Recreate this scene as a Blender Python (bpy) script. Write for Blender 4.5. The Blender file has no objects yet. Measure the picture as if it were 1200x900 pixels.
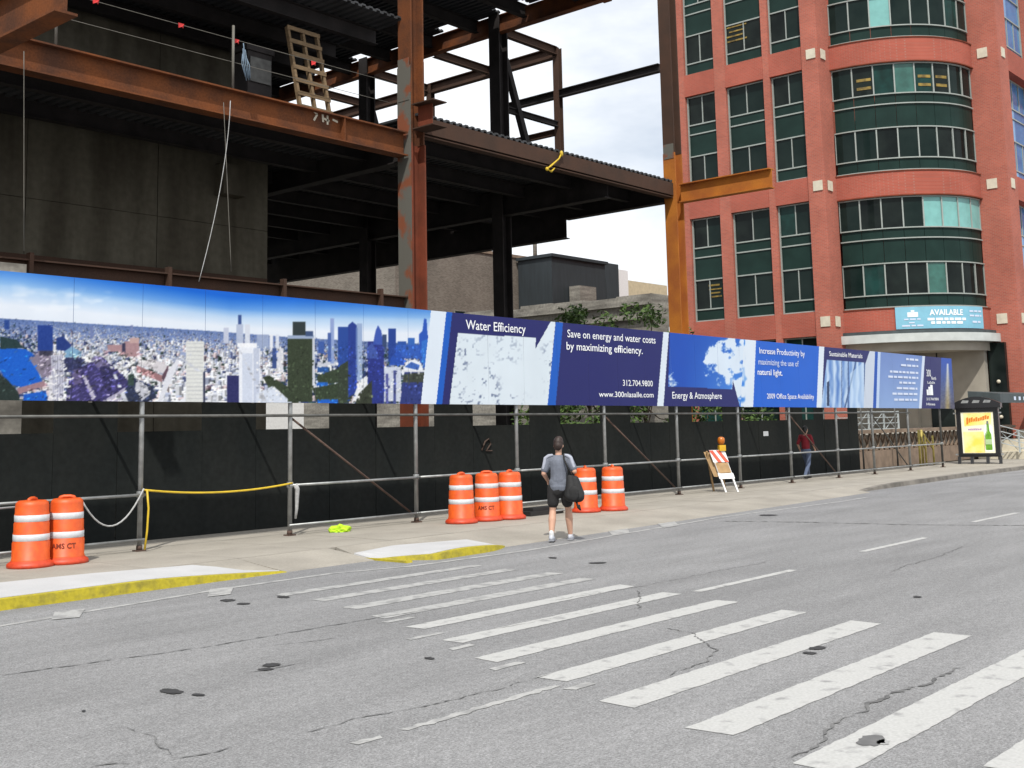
import bpy, bmesh, math, random
import numpy as np
from mathutils import Vector, Matrix
random.seed(7); rng = np.random.default_rng(7)
scene = bpy.context.scene
COL = scene.collection

# ------------------------------------------------------------------ camera
# world: X along the street (away, to the right), Y towards the hoarding, Z up; metres
F_PX, PITCH, ROLL, YAW, CYP, CAMH = 1352.6, math.radians(7.33), math.radians(-1.197), math.radians(40.84), 327.3, 1.97
_c, _s = math.cos(YAW), math.sin(YAW)
FW = np.array([_c*math.cos(PITCH), _s*math.cos(PITCH), math.sin(PITCH)])
_rt = np.array([_s, -_c, 0.0]); _up = np.cross(_rt, FW)
RT = _rt*math.cos(ROLL) + _up*math.sin(ROLL)
UP = -_rt*math.sin(ROLL) + _up*math.cos(ROLL)
CAM = np.array([0.0, 0.0, CAMH])
def ray(x, y): return FW + RT*(x-600)/F_PX - UP*(y-CYP)/F_PX
def onz(x, y, z=0.0): d = ray(x, y); return CAM + d*(z-CAMH)/d[2]
def onY(x, y, Y): d = ray(x, y); return CAM + d*Y/d[1]
def onX(x, y, X): d = ray(x, y); return CAM + d*X/d[0]
def project(P):
    q = np.asarray(P, float) - CAM; w = q@FW
    return 600 + F_PX*(q@RT)/w, CYP - F_PX*(q@UP)/w
cd = bpy.data.cameras.new('camera'); cam = bpy.data.objects.new('camera', cd); COL.objects.link(cam)
M = Matrix.Identity(4)
for i in range(3):
    M[i][0], M[i][1], M[i][2], M[i][3] = RT[i], UP[i], -FW[i], CAM[i]
cam.matrix_world = M
cd.sensor_fit = 'HORIZONTAL'; cd.sensor_width = 36.0; cd.lens = F_PX/1200*36
cd.shift_y = -(450-CYP)/1200
cd.clip_start = 0.1; cd.clip_end = 3000
scene.camera = cam

# ------------------------------------------------------------------ sky, sun, exposure
SUN = Vector((-0.55, -0.44, 0.95)).normalized()
world = bpy.data.worlds.new('World'); scene.world = world; world.use_nodes = True
nt = world.node_tree; nt.nodes.clear()
sky = nt.nodes.new('ShaderNodeTexSky'); sky.sky_type = 'NISHITA'; sky.sun_disc = False
sky.sun_elevation = math.asin(SUN.z); sky.sun_rotation = math.atan2(SUN.x, SUN.y)
sky.air_density = 1.0; sky.dust_density = 2.0; sky.ozone_density = 1.0
tc = nt.nodes.new('ShaderNodeTexCoord')
mp = nt.nodes.new('ShaderNodeMapping'); mp.inputs['Scale'].default_value = (1.0, 1.0, 2.4)
nz = nt.nodes.new('ShaderNodeTexNoise'); nz.inputs['Scale'].default_value = 1.7; nz.inputs['Detail'].default_value = 7; nz.inputs['Roughness'].default_value = .55
rmp = nt.nodes.new('ShaderNodeValToRGB'); rmp.color_ramp.elements[0].position = .18; rmp.color_ramp.elements[1].position = .46
mixc = nt.nodes.new('ShaderNodeMix'); mixc.data_type = 'RGBA'
mixc.inputs['B'].default_value = (9.6, 9.9, 10.3, 1)
bg = nt.nodes.new('ShaderNodeBackground'); bg.inputs['Strength'].default_value = 0.10
out = nt.nodes.new('ShaderNodeOutputWorld')
L = nt.links.new
L(tc.outputs['Generated'], mp.inputs['Vector']); L(mp.outputs['Vector'], nz.inputs['Vector'])
L(nz.outputs['Fac'], rmp.inputs['Fac']); L(rmp.outputs['Color'], mixc.inputs['Factor'])
L(sky.outputs['Color'], mixc.inputs['A']); L(mixc.outputs['Result'], bg.inputs['Color']); L(bg.outputs['Background'], out.inputs['Surface'])
sl = bpy.data.lights.new('sun', 'SUN'); sl.energy = 3.4; sl.angle = math.radians(0.6); sl.color = (1.0, .96, .88)
so = bpy.data.objects.new('sun', sl); COL.objects.link(so)
so.rotation_euler = SUN.to_track_quat('Z', 'Y').to_euler(); so.location = (0, -20, 60)
scene.render.engine = 'CYCLES'
scene.view_settings.view_transform = 'Standard'; scene.view_settings.look = 'None'
scene.view_settings.exposure = 0.25; scene.view_settings.gamma = 1.0

# ------------------------------------------------------------------ helpers
def srgb(r, g, b):
    f = lambda v: v/12.92 if v <= .04045 else ((v+.055)/1.055)**2.4
    return (f(r/255), f(g/255), f(b/255))
MATS = {}
def mat(name, col, rough=.7, metal=0., var=.25, scale=3., col2=None, fine=0., fscale=60., bump=0., bscale=40., spec=.5, stretch=None, thresh=None, emit=None):
    """procedural material: base colour varied by large noise (towards col2), fine speckle and bump"""
    m = bpy.data.materials.new(name); m.use_nodes = True; t = m.node_tree; n = t.nodes; l = t.links.new
    b = n['Principled BSDF']; b.inputs['Roughness'].default_value = rough; b.inputs['Metallic'].default_value = metal
    b.inputs['Specular IOR Level'].default_value = spec
    c = n.new('ShaderNodeTexCoord'); src = c.outputs['Object']
    if stretch:
        mpn = n.new('ShaderNodeMapping'); mpn.inputs['Scale'].default_value = stretch; l(src, mpn.inputs['Vector']); src2 = mpn.outputs['Vector']
    else: src2 = src
    a = n.new('ShaderNodeTexNoise'); a.inputs['Scale'].default_value = scale; a.inputs['Detail'].default_value = 6; l(src2, a.inputs['Vector'])
    rp = n.new('ShaderNodeValToRGB'); lo, hi = thresh or (.35, .65)
    rp.color_ramp.elements[0].position = lo; rp.color_ramp.elements[1].position = hi
    c2 = col2 or tuple(x*(1-var) for x in col)
    rp.color_ramp.elements[0].color = (*col, 1); rp.color_ramp.elements[1].color = (*c2, 1); l(a.outputs['Fac'], rp.inputs['Fac'])
    cur = rp.outputs['Color']
    if fine:
        d = n.new('ShaderNodeTexNoise'); d.inputs['Scale'].default_value = fscale; d.inputs['Detail'].default_value = 3; l(src, d.inputs['Vector'])
        mr = n.new('ShaderNodeMapRange'); mr.inputs['From Min'].default_value = .3; mr.inputs['From Max'].default_value = .7
        mr.inputs['To Min'].default_value = 1-fine; mr.inputs['To Max'].default_value = 1+fine; l(d.outputs['Fac'], mr.inputs['Value'])
        mx = n.new('ShaderNodeVectorMath'); mx.operation = 'SCALE'; l(cur, mx.inputs[0]); l(mr.outputs['Result'], mx.inputs['Scale']); cur = mx.outputs['Vector']
    l(cur, b.inputs['Base Color'])
    if bump:
        e = n.new('ShaderNodeTexNoise'); e.inputs['Scale'].default_value = bscale; e.inputs['Detail'].default_value = 5; l(src, e.inputs['Vector'])
        bp = n.new('ShaderNodeBump'); bp.inputs['Strength'].default_value = bump; bp.inputs['Distance'].default_value = .02
        l(e.outputs['Fac'], bp.inputs['Height']); l(bp.outputs['Normal'], b.inputs['Normal'])
    if emit:
        b.inputs['Emission Color'].default_value = (*col, 1); b.inputs['Emission Strength'].default_value = emit
    MATS[name] = m; return m
def vcmat(name, rough=.45):
    m = bpy.data.materials.new(name); m.use_nodes = True; t = m.node_tree; b = t.nodes['Principled BSDF']
    a = t.nodes.new('ShaderNodeVertexColor'); a.layer_name = 'Col'
    c = t.nodes.new('ShaderNodeTexCoord'); nz = t.nodes.new('ShaderNodeTexNoise'); nz.inputs['Scale'].default_value = 1.3; nz.inputs['Detail'].default_value = 5
    mr = t.nodes.new('ShaderNodeMapRange'); mr.inputs['To Min'].default_value = .9; mr.inputs['To Max'].default_value = 1.06
    s = t.nodes.new('ShaderNodeVectorMath'); s.operation = 'SCALE'
    t.links.new(c.outputs['Object'], nz.inputs['Vector']); t.links.new(nz.outputs['Fac'], mr.inputs['Value'])
    t.links.new(a.outputs['Color'], s.inputs[0]); t.links.new(mr.outputs['Result'], s.inputs['Scale'])
    t.links.new(s.outputs['Vector'], b.inputs['Base Color']); b.inputs['Roughness'].default_value = rough; b.inputs['Specular IOR Level'].default_value = .15
    MATS[name] = m; return m

class MB:
    """collects shapes; build() links them as ONE mesh object"""
    def __init__(s): s.v = []; s.f = []; s.smooth = []
    def add(s, vs, fs, smooth=False):
        o = len(s.v); s.v += [tuple(map(float, p)) for p in vs]; s.f += [tuple(i+o for i in f) for f in fs]; s.smooth += [smooth]*len(fs); return s
    def box(s, x0, x1, y0, y1, z0, z1):
        if x0 > x1: x0, x1 = x1, x0
        if y0 > y1: y0, y1 = y1, y0
        if z0 > z1: z0, z1 = z1, z0
        return s.add([(x0,y0,z0),(x1,y0,z0),(x1,y1,z0),(x0,y1,z0),(x0,y0,z1),(x1,y0,z1),(x1,y1,z1),(x0,y1,z1)],
              [(0,3,2,1),(4,5,6,7),(0,1,5,4),(1,2,6,5),(2,3,7,6),(3,0,4,7)])
    def obox(s, p0, p1, w, h, up=(0,0,1)):
        """bar from p0 to p1, width w (sideways) and height h"""
        p0, p1 = Vector(p0), Vector(p1); d = (p1-p0).normalized(); u = Vector(up)
        sx = d.cross(u)
        if sx.length < 1e-4: sx = d.cross(Vector((1,0,0)))
        sx.normalize(); uu = sx.cross(d).normalized()
        vs = []
        for p in (p0, p1):
            for a, b in ((-1,-1),(1,-1),(1,1),(-1,1)): vs.append(p + sx*(a*w/2) + uu*(b*h/2))
        return s.add(vs, [(0,3,2,1),(4,5,6,7),(0,1,5,4),(1,2,6,5),(2,3,7,6),(3,0,4,7)])
    def ibeam(s, p0, p1, depth, width, tf=.03, tw=.02, up=(0,0,1)):
        p0, p1 = Vector(p0), Vector(p1); d = (p1-p0).normalized(); u = Vector(up)
        sx = d.cross(u).normalized(); uu = sx.cross(d).normalized()
        prof = [(-width/2,-depth/2),(width/2,-depth/2),(width/2,-depth/2+tf),(tw/2,-depth/2+tf),(tw/2,depth/2-tf),(width/2,depth/2-tf),(width/2,depth/2),(-width/2,depth/2),(-width/2,depth/2-tf),(-tw/2,depth/2-tf),(-tw/2,-depth/2+tf),(-width/2,-depth/2+tf)]
        vs = [p + sx*a + uu*b for p in (p0, p1) for a, b in prof]; n = 12
        fs = [(i, (i+1) % n, (i+1) % n + n, i+n) for i in range(n)]
        fs += [(11,2,1,0),(10,3,2,11),(9,4,3,10),(8,5,4,9),(7,6,5,8)]
        fs += [tuple(n+i for i in reversed(f)) for f in fs[n:]]
        return s.add(vs, fs)
    def tube(s, pts, r, n=8, cap=True):
        pts = [Vector(p) for p in pts]; rs = r if isinstance(r, (list, tuple)) else [r]*len(pts)
        vs = []; prev = None
        for i, p in enumerate(pts):
            d = (pts[min(i+1, len(pts)-1)] - pts[max(i-1, 0)]).normalized()
            a = prev if prev is not None else (Vector((0,0,1)) if abs(d.z) < .9 else Vector((1,0,0)))
            sx = d.cross(a).normalized(); uu = sx.cross(d).normalized(); prev = uu
            for k in range(n):
                t = 2*math.pi*k/n; vs.append(p + sx*(math.cos(t)*rs[i]) + uu*(math.sin(t)*rs[i]))
        fs = [(i*n+k, i*n+(k+1) % n, (i+1)*n+(k+1) % n, (i+1)*n+k) for i in range(len(pts)-1) for k in range(n)]
        s.add(vs, fs, True)
        if cap:
            o = len(s.v)-len(vs); s.f += [tuple(o+k for k in reversed(range(n))), tuple(o+(len(pts)-1)*n+k for k in range(n))]; s.smooth += [False, False]
        return s
    def lathe(s, prof, c=(0,0,0), n=24, smooth=True):
        vs = [(c[0]+r*math.cos(2*math.pi*k/n), c[1]+r*math.sin(2*math.pi*k/n), c[2]+z) for r, z in prof for k in range(n)]
        fs = [(i*n+k, i*n+(k+1) % n, (i+1)*n+(k+1) % n, (i+1)*n+k) for i in range(len(prof)-1) for k in range(n)]
        return s.add(vs, fs, smooth)
    def prism(s, poly, d):
        """poly: list of 3-D points, extruded by vector d"""
        n = len(poly); P = [Vector(p) for p in poly]; d = Vector(d)
        return s.add(P + [p+d for p in P], [tuple(range(n))[::-1], tuple(range(n, 2*n))] + [(i, (i+1) % n, (i+1) % n+n, i+n) for i in range(n)])
    def ball(s, c, r, n=10, m=6):
        rx, ry, rz = r if isinstance(r, (tuple, list)) else (r, r, r)
        vs = [(c[0], c[1], c[2]-rz)]
        for i in range(1, m):
            a = -math.pi/2 + math.pi*i/m
            for k in range(n): vs.append((c[0]+rx*math.cos(a)*math.cos(2*math.pi*k/n), c[1]+ry*math.cos(a)*math.sin(2*math.pi*k/n), c[2]+rz*math.sin(a)))
        vs.append((c[0], c[1], c[2]+rz)); e = len(vs)-1
        fs = [(0, 1+(k+1) % n, 1+k) for k in range(n)]
        for i in range(m-2): fs += [(1+i*n+k, 1+i*n+(k+1) % n, 1+(i+1)*n+(k+1) % n, 1+(i+1)*n+k) for k in range(n)]
        fs += [(1+(m-2)*n+k, 1+(m-2)*n+(k+1) % n, e) for k in range(n)]
        return s.add(vs, fs, True)
    def mesh(s, name, m):
        me = bpy.data.meshes.new(name); me.from_pydata(s.v, [], s.f); me.materials.append(MATS[m] if isinstance(m, str) else m)
        me.polygons.foreach_set('use_smooth', s.smooth)
        b = bmesh.new(); b.from_mesh(me); bmesh.ops.recalc_face_normals(b, faces=b.faces); b.to_mesh(me); b.free()
        me.update(); return me
    def build(s, name, m, parent=None):
        return link(name, s.mesh(name, m), parent)
def link(name, me, parent=None):
    o = bpy.data.objects.new(name, me); COL.objects.link(o)
    if parent is not None:
        o.parent = parent; o.matrix_parent_inverse = INV.get(parent.name, Matrix.Identity(4))
    return o
INV = {}
def empty(name, loc=(0,0,0), rz=0.0):
    o = bpy.data.objects.new(name, None); COL.objects.link(o); o.location = loc; o.rotation_euler = (0,0,rz); o.empty_display_size = .2
    return o
def tag(o, label, cat, group=None):
    o['label'] = label; o['category'] = cat
    if group: o['group'] = group
    return o
def struct(o, kind='structure'): o['kind'] = kind; return o
def world_parts(o):
    """children of o are given in world coordinates"""
    INV[o.name] = (Matrix.Translation(o.location) @ Matrix.Rotation(o.rotation_euler.z, 4, 'Z')).inverted(); return o
def copy_tree(o, loc, rz=0.0, parent=None):
    c = o.copy(); COL.objects.link(c)
    if parent is None: c.location = loc; c.rotation_euler = (0,0,rz)
    else: c.parent = parent
    for ch in o.children: copy_tree(ch, None, 0, c)
    return c
def text_mesh(txt, width=None, height=1.0, bold=0.0, align='LEFT'):
    cu = bpy.data.curves.new('t', 'FONT'); cu.body = txt; cu.size = 1.0; cu.offset = bold; cu.resolution_u = 3
    o = bpy.data.objects.new('t', cu); COL.objects.link(o)
    me = bpy.data.meshes.new_from_object(o.evaluated_get(bpy.context.evaluated_depsgraph_get()))
    bpy.data.objects.remove(o)
    co = np.zeros(len(me.vertices)*3); me.vertices.foreach_get('co', co); co = co.reshape(-1, 3)
    w = co[:,0].max()-co[:,0].min(); sy = height/0.70; sx = width/w if width else sy
    co[:,0] = (co[:,0]-co[:,0].min())*sx; co[:,1] *= sy
    return me, co
def text_obj(txt, origin, xdir, ydir, width, height, m, parent, bold=0.0, name='lettering'):
    me, co = text_mesh(txt, width, height, bold)
    P = np.array(origin)[None] + co[:,:1]*np.array(xdir)[None] + co[:,1:2]*np.array(ydir)[None]
    me.vertices.foreach_set('co', P.ravel()); me.materials.clear(); me.materials.append(MATS[m]); me.update()
    return link(name, me, parent)

# ------------------------------------------------------------------ materials
def asphaltmat():
    m = bpy.data.materials.new('asphalt'); m.use_nodes = True; t = m.node_tree; n = t.nodes; l = t.links.new; b = n['Principled BSDF']
    c = n.new('ShaderNodeTexCoord'); val = None
    for sc_, det, lo, hi, st in ((.22,5,.88,1.10,(.35,1,1)), (1.6,6,.88,1.12,(.25,1,1)), (14,4,.86,1.14,(1,1,1)), (55,3,.66,1.34,(1,1,1)), (130,2,.72,1.28,(1,1,1))):
        mp_ = n.new('ShaderNodeMapping'); mp_.inputs['Scale'].default_value = st; l(c.outputs['Object'], mp_.inputs['Vector'])
        z = n.new('ShaderNodeTexNoise'); z.inputs['Scale'].default_value = sc_; z.inputs['Detail'].default_value = det; l(mp_.outputs['Vector'], z.inputs['Vector'])
        r_ = n.new('ShaderNodeMapRange'); r_.inputs['From Min'].default_value = .3; r_.inputs['From Max'].default_value = .7; r_.inputs['To Min'].default_value = lo; r_.inputs['To Max'].default_value = hi; l(z.outputs['Fac'], r_.inputs['Value'])
        if val is None: val = r_.outputs['Result']
        else:
            mu = n.new('ShaderNodeMath'); mu.operation = 'MULTIPLY'; l(val, mu.inputs[0]); l(r_.outputs['Result'], mu.inputs[1]); val = mu.outputs[0]
    v = n.new('ShaderNodeVectorMath'); v.operation = 'SCALE'; v.inputs[0].default_value = (.212,.212,.216); l(val, v.inputs['Scale']); l(v.outputs['Vector'], b.inputs['Base Color'])
    b.inputs['Roughness'].default_value = .9; b.inputs['Specular IOR Level'].default_value = .2
    e = n.new('ShaderNodeTexNoise'); e.inputs['Scale'].default_value = 80; e.inputs['Detail'].default_value = 4; l(c.outputs['Object'], e.inputs['Vector'])
    bp = n.new('ShaderNodeBump'); bp.inputs['Strength'].default_value = .4; bp.inputs['Distance'].default_value = .015; l(e.outputs['Fac'], bp.inputs['Height']); l(bp.outputs['Normal'], b.inputs['Normal'])
    MATS['asphalt'] = m
asphaltmat()
mat('seam_soft', (.150,.150,.153), .9, var=.25, scale=6, spec=.2)
mat('asphalt_dark', (.05,.05,.052), .85, var=.3, scale=8, spec=.2)
mat('tar', (.085,.085,.087), .85, col2=(.17,.17,.17), scale=4, spec=.2)
mat('pale_patch', (.30,.30,.30), .9, var=.15, scale=2, fine=.12)
mat('concrete_walk', (.335,.31,.27), .9, var=.22, scale=.9, fine=.08, fscale=30, bump=.15, spec=.2)
mat('concrete_white', (.46,.46,.468), .85, var=.10, scale=1.5, fine=.05, spec=.2)
mat('joint', (.16,.15,.13), .95)
mat('ground_dirt', (.20,.18,.15), .95, var=.35, scale=.5)
mat('curb_yellow', (.40,.33,.015), .75, scale=7, col2=(.22,.19,.03), thresh=(.45,.75), fine=.15, fscale=25)
mat('curb_grey', (.22,.20,.175), .9, var=.5, scale=2.5)
def paint(name, col, worn):
    """road paint worn through to the asphalt in patches"""
    m = mat(name, col, .75, scale=6, col2=(.24,.24,.24), thresh=worn, fine=.10, fscale=45, spec=.3); return m
paint('road_paint', (.395,.395,.388), (.56,.72)); paint('road_paint_worn', (.35,.35,.345), (.46,.62))
mat('rust', (.165,.052,.016), .85, scale=1.6, col2=(.075,.030,.016), fine=.18, fscale=25, bump=.15, spec=.25)
mat('rust_red', (.185,.045,.022), .85, scale=2.2, col2=(.12,.034,.018), fine=.15, spec=.25)
mat('rust_bright', (.40,.14,.02), .85, scale=1.2, col2=(.28,.085,.02), fine=.15, spec=.25)
mat('rust_brown', (.065,.035,.024), .85, scale=1.5, col2=(.05,.03,.022), fine=.2, spec=.2)
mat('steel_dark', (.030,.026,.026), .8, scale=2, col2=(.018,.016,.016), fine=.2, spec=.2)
mat('primer_grey', (.105,.10,.085), .85, scale=2.4, col2=(.19,.055,.022), thresh=(.50,.60), stretch=(1,1,.9))
mat('deck_metal', (.05,.052,.056), .75, metal=0., var=.4, scale=1.2, spec=.3)
mat('core_concrete', (.105,.096,.074), .95, scale=.55, col2=(.06,.053,.040), fine=.12, fscale=6, stretch=(3.0,3.0,.5), bump=.1, spec=.1)
mat('plywood_dark', (.012,.0145,.0145), .8, scale=1.1, col2=(.018,.020,.019), fine=.15, fscale=10, stretch=(1,1,.4), spec=.12)
mat('galvanised', (.36,.37,.37), .45, metal=.55, var=.3, scale=6)
mat('galv_dark', (.10,.10,.095), .55, metal=.3, var=.4, scale=6)
mat('pipe_rust', (.10,.06,.045), .8, var=.4, scale=9)
mat('drum_orange', (.66,.098,.010), .5, var=.10, scale=9, col2=(.55,.07,.010), fine=.05, spec=.5)
mat('drum_base', (.58,.055,.015), .5, var=.25, scale=14)
mat('band_white', (.60,.62,.65), .35, var=.10, scale=18)
mat('black_rubber', (.015,.015,.015), .7, var=.3, scale=10)
mat('black_print', (.02,.015,.015), .6)
mat('stencil', (.20,.03,.012), .6)
mat('sign_back', (.30,.28,.25), .8)
mat('letter_white', (.80,.82,.86), .5, var=.05)
mat('letter_pale', (.56,.63,.78), .5, var=.05)
vcmat('sign_print')
mat('yellow_hose', (.62,.42,.02), .5, var=.2, scale=10)
mat('rope_white', (.42,.42,.42), .8, var=.25, scale=20)
mat('rope_dark', (.16,.15,.13), .9)
mat('strap_blue', (.14,.20,.27), .7, var=.4, scale=12)
mat('flag_red', (.60,.03,.03), .7)
mat('neon_cloth', (.46,.72,.02), .8, var=.25, scale=8)
mat('wood_pale', (.19,.125,.065), .85, var=.35, scale=5, stretch=(1,1,6))
mat('wood_ply', (.42,.27,.13), .8, var=.3, scale=5)
mat('plastic_white', (.78,.78,.78), .45, var=.1, scale=8)
mat('stripe_red', (.62,.10,.05), .45)
mat('amber_lens', (.50,.14,.01), .25, var=.2, scale=15)
mat('yellow_plastic', (.72,.42,.02), .45)
# red brick: brick texture
def brickmat(name, c1, c2, mortar, sc, rough=.9):
    m = bpy.data.materials.new(name); m.use_nodes = True; t = m.node_tree; n = t.nodes; l = t.links.new; b = n['Principled BSDF']
    c = n.new('ShaderNodeTexCoord'); g = n.new('ShaderNodeNewGeometry')
    sp = n.new('ShaderNodeSeparateXYZ'); l(c.outputs['Object'], sp.inputs[0])
    ad = n.new('ShaderNodeMath'); ad.operation = 'ADD'; l(sp.outputs['X'], ad.inputs[0]); l(sp.outputs['Y'], ad.inputs[1])
    cb = n.new('ShaderNodeCombineXYZ'); l(ad.outputs[0], cb.inputs['X']); l(sp.outputs['Z'], cb.inputs['Y'])
    br = n.new('ShaderNodeTexBrick'); l(cb.outputs[0], br.inputs['Vector']); br.inputs['Scale'].default_value = sc
    br.inputs['Color1'].default_value = (*c1, 1); br.inputs['Color2'].default_value = (*c2, 1); br.inputs['Mortar'].default_value = (*mortar, 1)
    br.inputs['Brick Width'].default_value = .22; br.inputs['Row Height'].default_value = .075; br.inputs['Mortar Size'].default_value = .009; br.inputs['Bias'].default_value = 0
    nz = n.new('ShaderNodeTexNoise'); nz.inputs['Scale'].default_value = .6; nz.inputs['Detail'].default_value = 7; l(c.outputs['Object'], nz.inputs['Vector'])
    mr = n.new('ShaderNodeMapRange'); mr.inputs['To Min'].default_value = .7; mr.inputs['To Max'].default_value = 1.3; l(nz.outputs['Fac'], mr.inputs['Value'])
    s = n.new('ShaderNodeVectorMath'); s.operation = 'SCALE'; l(br.outputs['Color'], s.inputs[0]); l(mr.outputs['Result'], s.inputs['Scale'])
    l(s.outputs['Vector'], b.inputs['Base Color']); b.inputs['Roughness'].default_value = rough; b.inputs['Specular IOR Level'].default_value = .2
    MATS[name] = m
brickmat('brick_red', (.42,.112,.075), (.33,.09,.064), (.34,.18,.14), 1.0)
brickmat('brick_band', (.38,.088,.058), (.32,.078,.052), (.32,.14,.11), 1.0)
brickmat('brick_tan', (.20,.175,.148), (.125,.105,.09), (.19,.172,.15), 1.0)
mat('cream_stone', (.60,.55,.44), .85, var=.15, scale=4)
mat('frame_metal', (.30,.33,.31), .45, var=.1)
mat('glass_dark', (.006,.014,.013), .08, scale=.8, col2=(.012,.022,.020), spec=.12)
mat('glass_mid', (.014,.05,.045), .08, scale=1.2, col2=(.01,.025,.022), spec=.12)
mat('glass_black', (.006,.009,.009), .06, scale=.9, col2=(.014,.02,.018), spec=.12)
mat('glass_blind', (.18,.42,.40), .25, scale=2, var=.15)
mat('glass_teal', (.04,.14,.115), .12, scale=1.5, var=.4)
mat('glass_sky_tint', (.045,.17,.38), .06, scale=1.2, col2=(.07,.24,.48), spec=.6)  # blue sky reflection painted into the base colour of the glass
mat('spandrel', (.014,.034,.029), .35, var=.25, scale=1.0, spec=.12)
mat('room_light_paint', (.30,.20,.03), .5, var=.7, scale=3)  # glow of lit rooms put into a yellow colour, no emission
mat('stone_entry', (.36,.33,.28), .85, var=.25, scale=.8)
mat('canopy_grey', (.50,.53,.52), .6, var=.15, scale=2)
mat('canopy_dark', (.05,.065,.07), .6)
mat('banner_blue', (.20,.46,.60), .6, var=.12, scale=2)
mat('terrace_stone', (.26,.19,.14), .9, var=.3, scale=3)
mat('rail_white', (.42,.46,.47), .5)
mat('yellow_paint', (.50,.40,.10), .7, var=.4, scale=6)
mat('kiosk_black', (.012,.012,.014), .3, var=.3, scale=3)
mat('ad_yellow', (.92,.68,.10), .35, scale=1.6, col2=(.93,.82,.40), thresh=(.4,.62))
mat('ad_cream', (.90,.86,.66), .35, var=.05)
mat('ad_white', (.90,.90,.88), .35, var=.03)
mat('ad_orange', (.80,.22,.015), .4, var=.2, scale=14)
mat('ad_violet', (.45,.22,.50), .4)
mat('bottle_green', (.16,.42,.03), .2, var=.35, scale=9)
mat('bottle_pale', (.50,.68,.36), .3)
mat('bottle_cap', (.20,.25,.24), .4)
mat('old_grey', (.26,.245,.215), .95, scale=1.2, col2=(.13,.12,.105), fine=.2, fscale=9, stretch=(.6,.6,3))
mat('dark_cladding', (.022,.030,.036), .7, var=.25, scale=1.0, stretch=(4,4,.5))
mat('cream_plaster', (.58,.50,.34), .9, var=.15)
mat('green_grey', (.15,.18,.17), .7, var=.3, scale=.7)
mat('bark', (.09,.065,.045), .95, var=.4, scale=8)
mat('skin', (.52,.30,.21), .6, var=.1, scale=8)
mat('hair', (.030,.015,.011), .6, var=.4, scale=30)
mat('shirt_grey', (.15,.165,.205), .9, var=.18, scale=12, fine=.1, fscale=80)
mat('shirt_panel', (.36,.38,.45), .9, var=.1, scale=12)
mat('shorts_black', (.018,.017,.018), .9, var=.3, scale=10)
mat('sock_white', (.74,.74,.74), .8); mat('shoe_white', (.52,.54,.60), .6, var=.35, scale=22)
mat('shoe_sole', (.30,.31,.34), .7)
mat('bag_black', (.012,.012,.013), .75, var=.3, scale=15)
mat('shirt_red', (.22,.012,.022), .9, var=.3, scale=7)
mat('jeans', (.10,.13,.21), .9, var=.25, scale=8)
mat('hair_black', (.008,.008,.008), .5)
def leafmat(name, col):
    m = mat(name, col, .6, var=.45, scale=2.2, fine=.3, fscale=9, spec=.3); b = m.node_tree.nodes['Principled BSDF']
    b.inputs['Subsurface Weight'].default_value = 0.0; return m
leafmat('leaf_a', (.075,.135,.03)); leafmat('leaf_b', (.10,.17,.04)); leafmat('leaf_c', (.045,.09,.022))

# ------------------------------------------------------------------ ground, road, sidewalk
SW = .125                                     # sidewalk height
KY = 13.45                                    # kerb line
struct(MB().add([(-500,-300,-.03),(900,-300,-.03),(900,900,-.03),(-500,900,-.03)], [(0,1,2,3)]).build('ground', 'ground_dirt'))
road = struct(MB().add([(-300,-60,0),(700,-60,0),(700,14.9,0),(-300,14.9,0)], [(0,1,2,3)]).build('road', 'asphalt'))
# paint on the road: each marking its own sheet, a child of the road
def quad_on_road(px, m, name, z=.004):
    P = [onz(x, y, 0) for x, y in px]; return MB().add([(p[0], p[1], z) for p in P], [tuple(range(len(P)))]).build(name, m, road)
def rough_strip(x0, x1, y0, y1, m, name, z=.004, jag=.007, skew=0.0):
    n = max(4, int((x1-x0)/.07)); top = []; bot = []
    for i in range(n+1):
        x = x0+(x1-x0)*i/n
        bot.append((x+skew*0, y0+random.uniform(-jag, jag), z)); top.append((x, y1+random.uniform(-jag, jag), z))
    for lst in (bot, top):
        lst[0] = (lst[0][0]+random.uniform(-.03,.03), *lst[0][1:]); lst[-1] = (lst[-1][0]+random.uniform(-.03,.03), *lst[-1][1:])
    return MB().add(bot+top, [(i, i+1, n+2+i, n+1+i) for i in range(n)]).build(name, m, road)
# crosswalk bars (pixel ends of the upper edge and near edge -> ground)
bars = [(6.05,10.6,2.93,3.25),(6.36,10.40,3.80,4.13),(6.58,10.56,4.68,4.99),(6.93,10.80,5.55,5.83),(7.18,11.02,6.45,6.72),
        (7.63,11.20,7.27,7.52),(7.93,11.44,8.06,8.31),(8.18,11.70,8.84,9.08),(8.42,11.92,9.54,9.79),(8.60,11.9,10.30,10.52),(8.6,12.0,11.02,11.22),(6.62,10.6,2.06,2.40)]
for i, (x0, x1, y0, y1) in enumerate(bars):
    k = 1.048
    rough_strip(x0*k, x1*k, y0*k, y1*k, 'road_paint' if i < 7 or i == 11 else 'road_paint_worn', 'crosswalk_bar')
for x0, x1, y in ((7.35,7.62,7.10),(7.5,7.9,7.75),(6.95,7.3,6.25),(6.75,7.0,5.33),(8.0,8.4,8.62)):
    rough_strip(x0*1.048, x1*1.048, y*1.048, y*1.048+.09, 'road_paint_worn', 'paint_trace')
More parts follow.
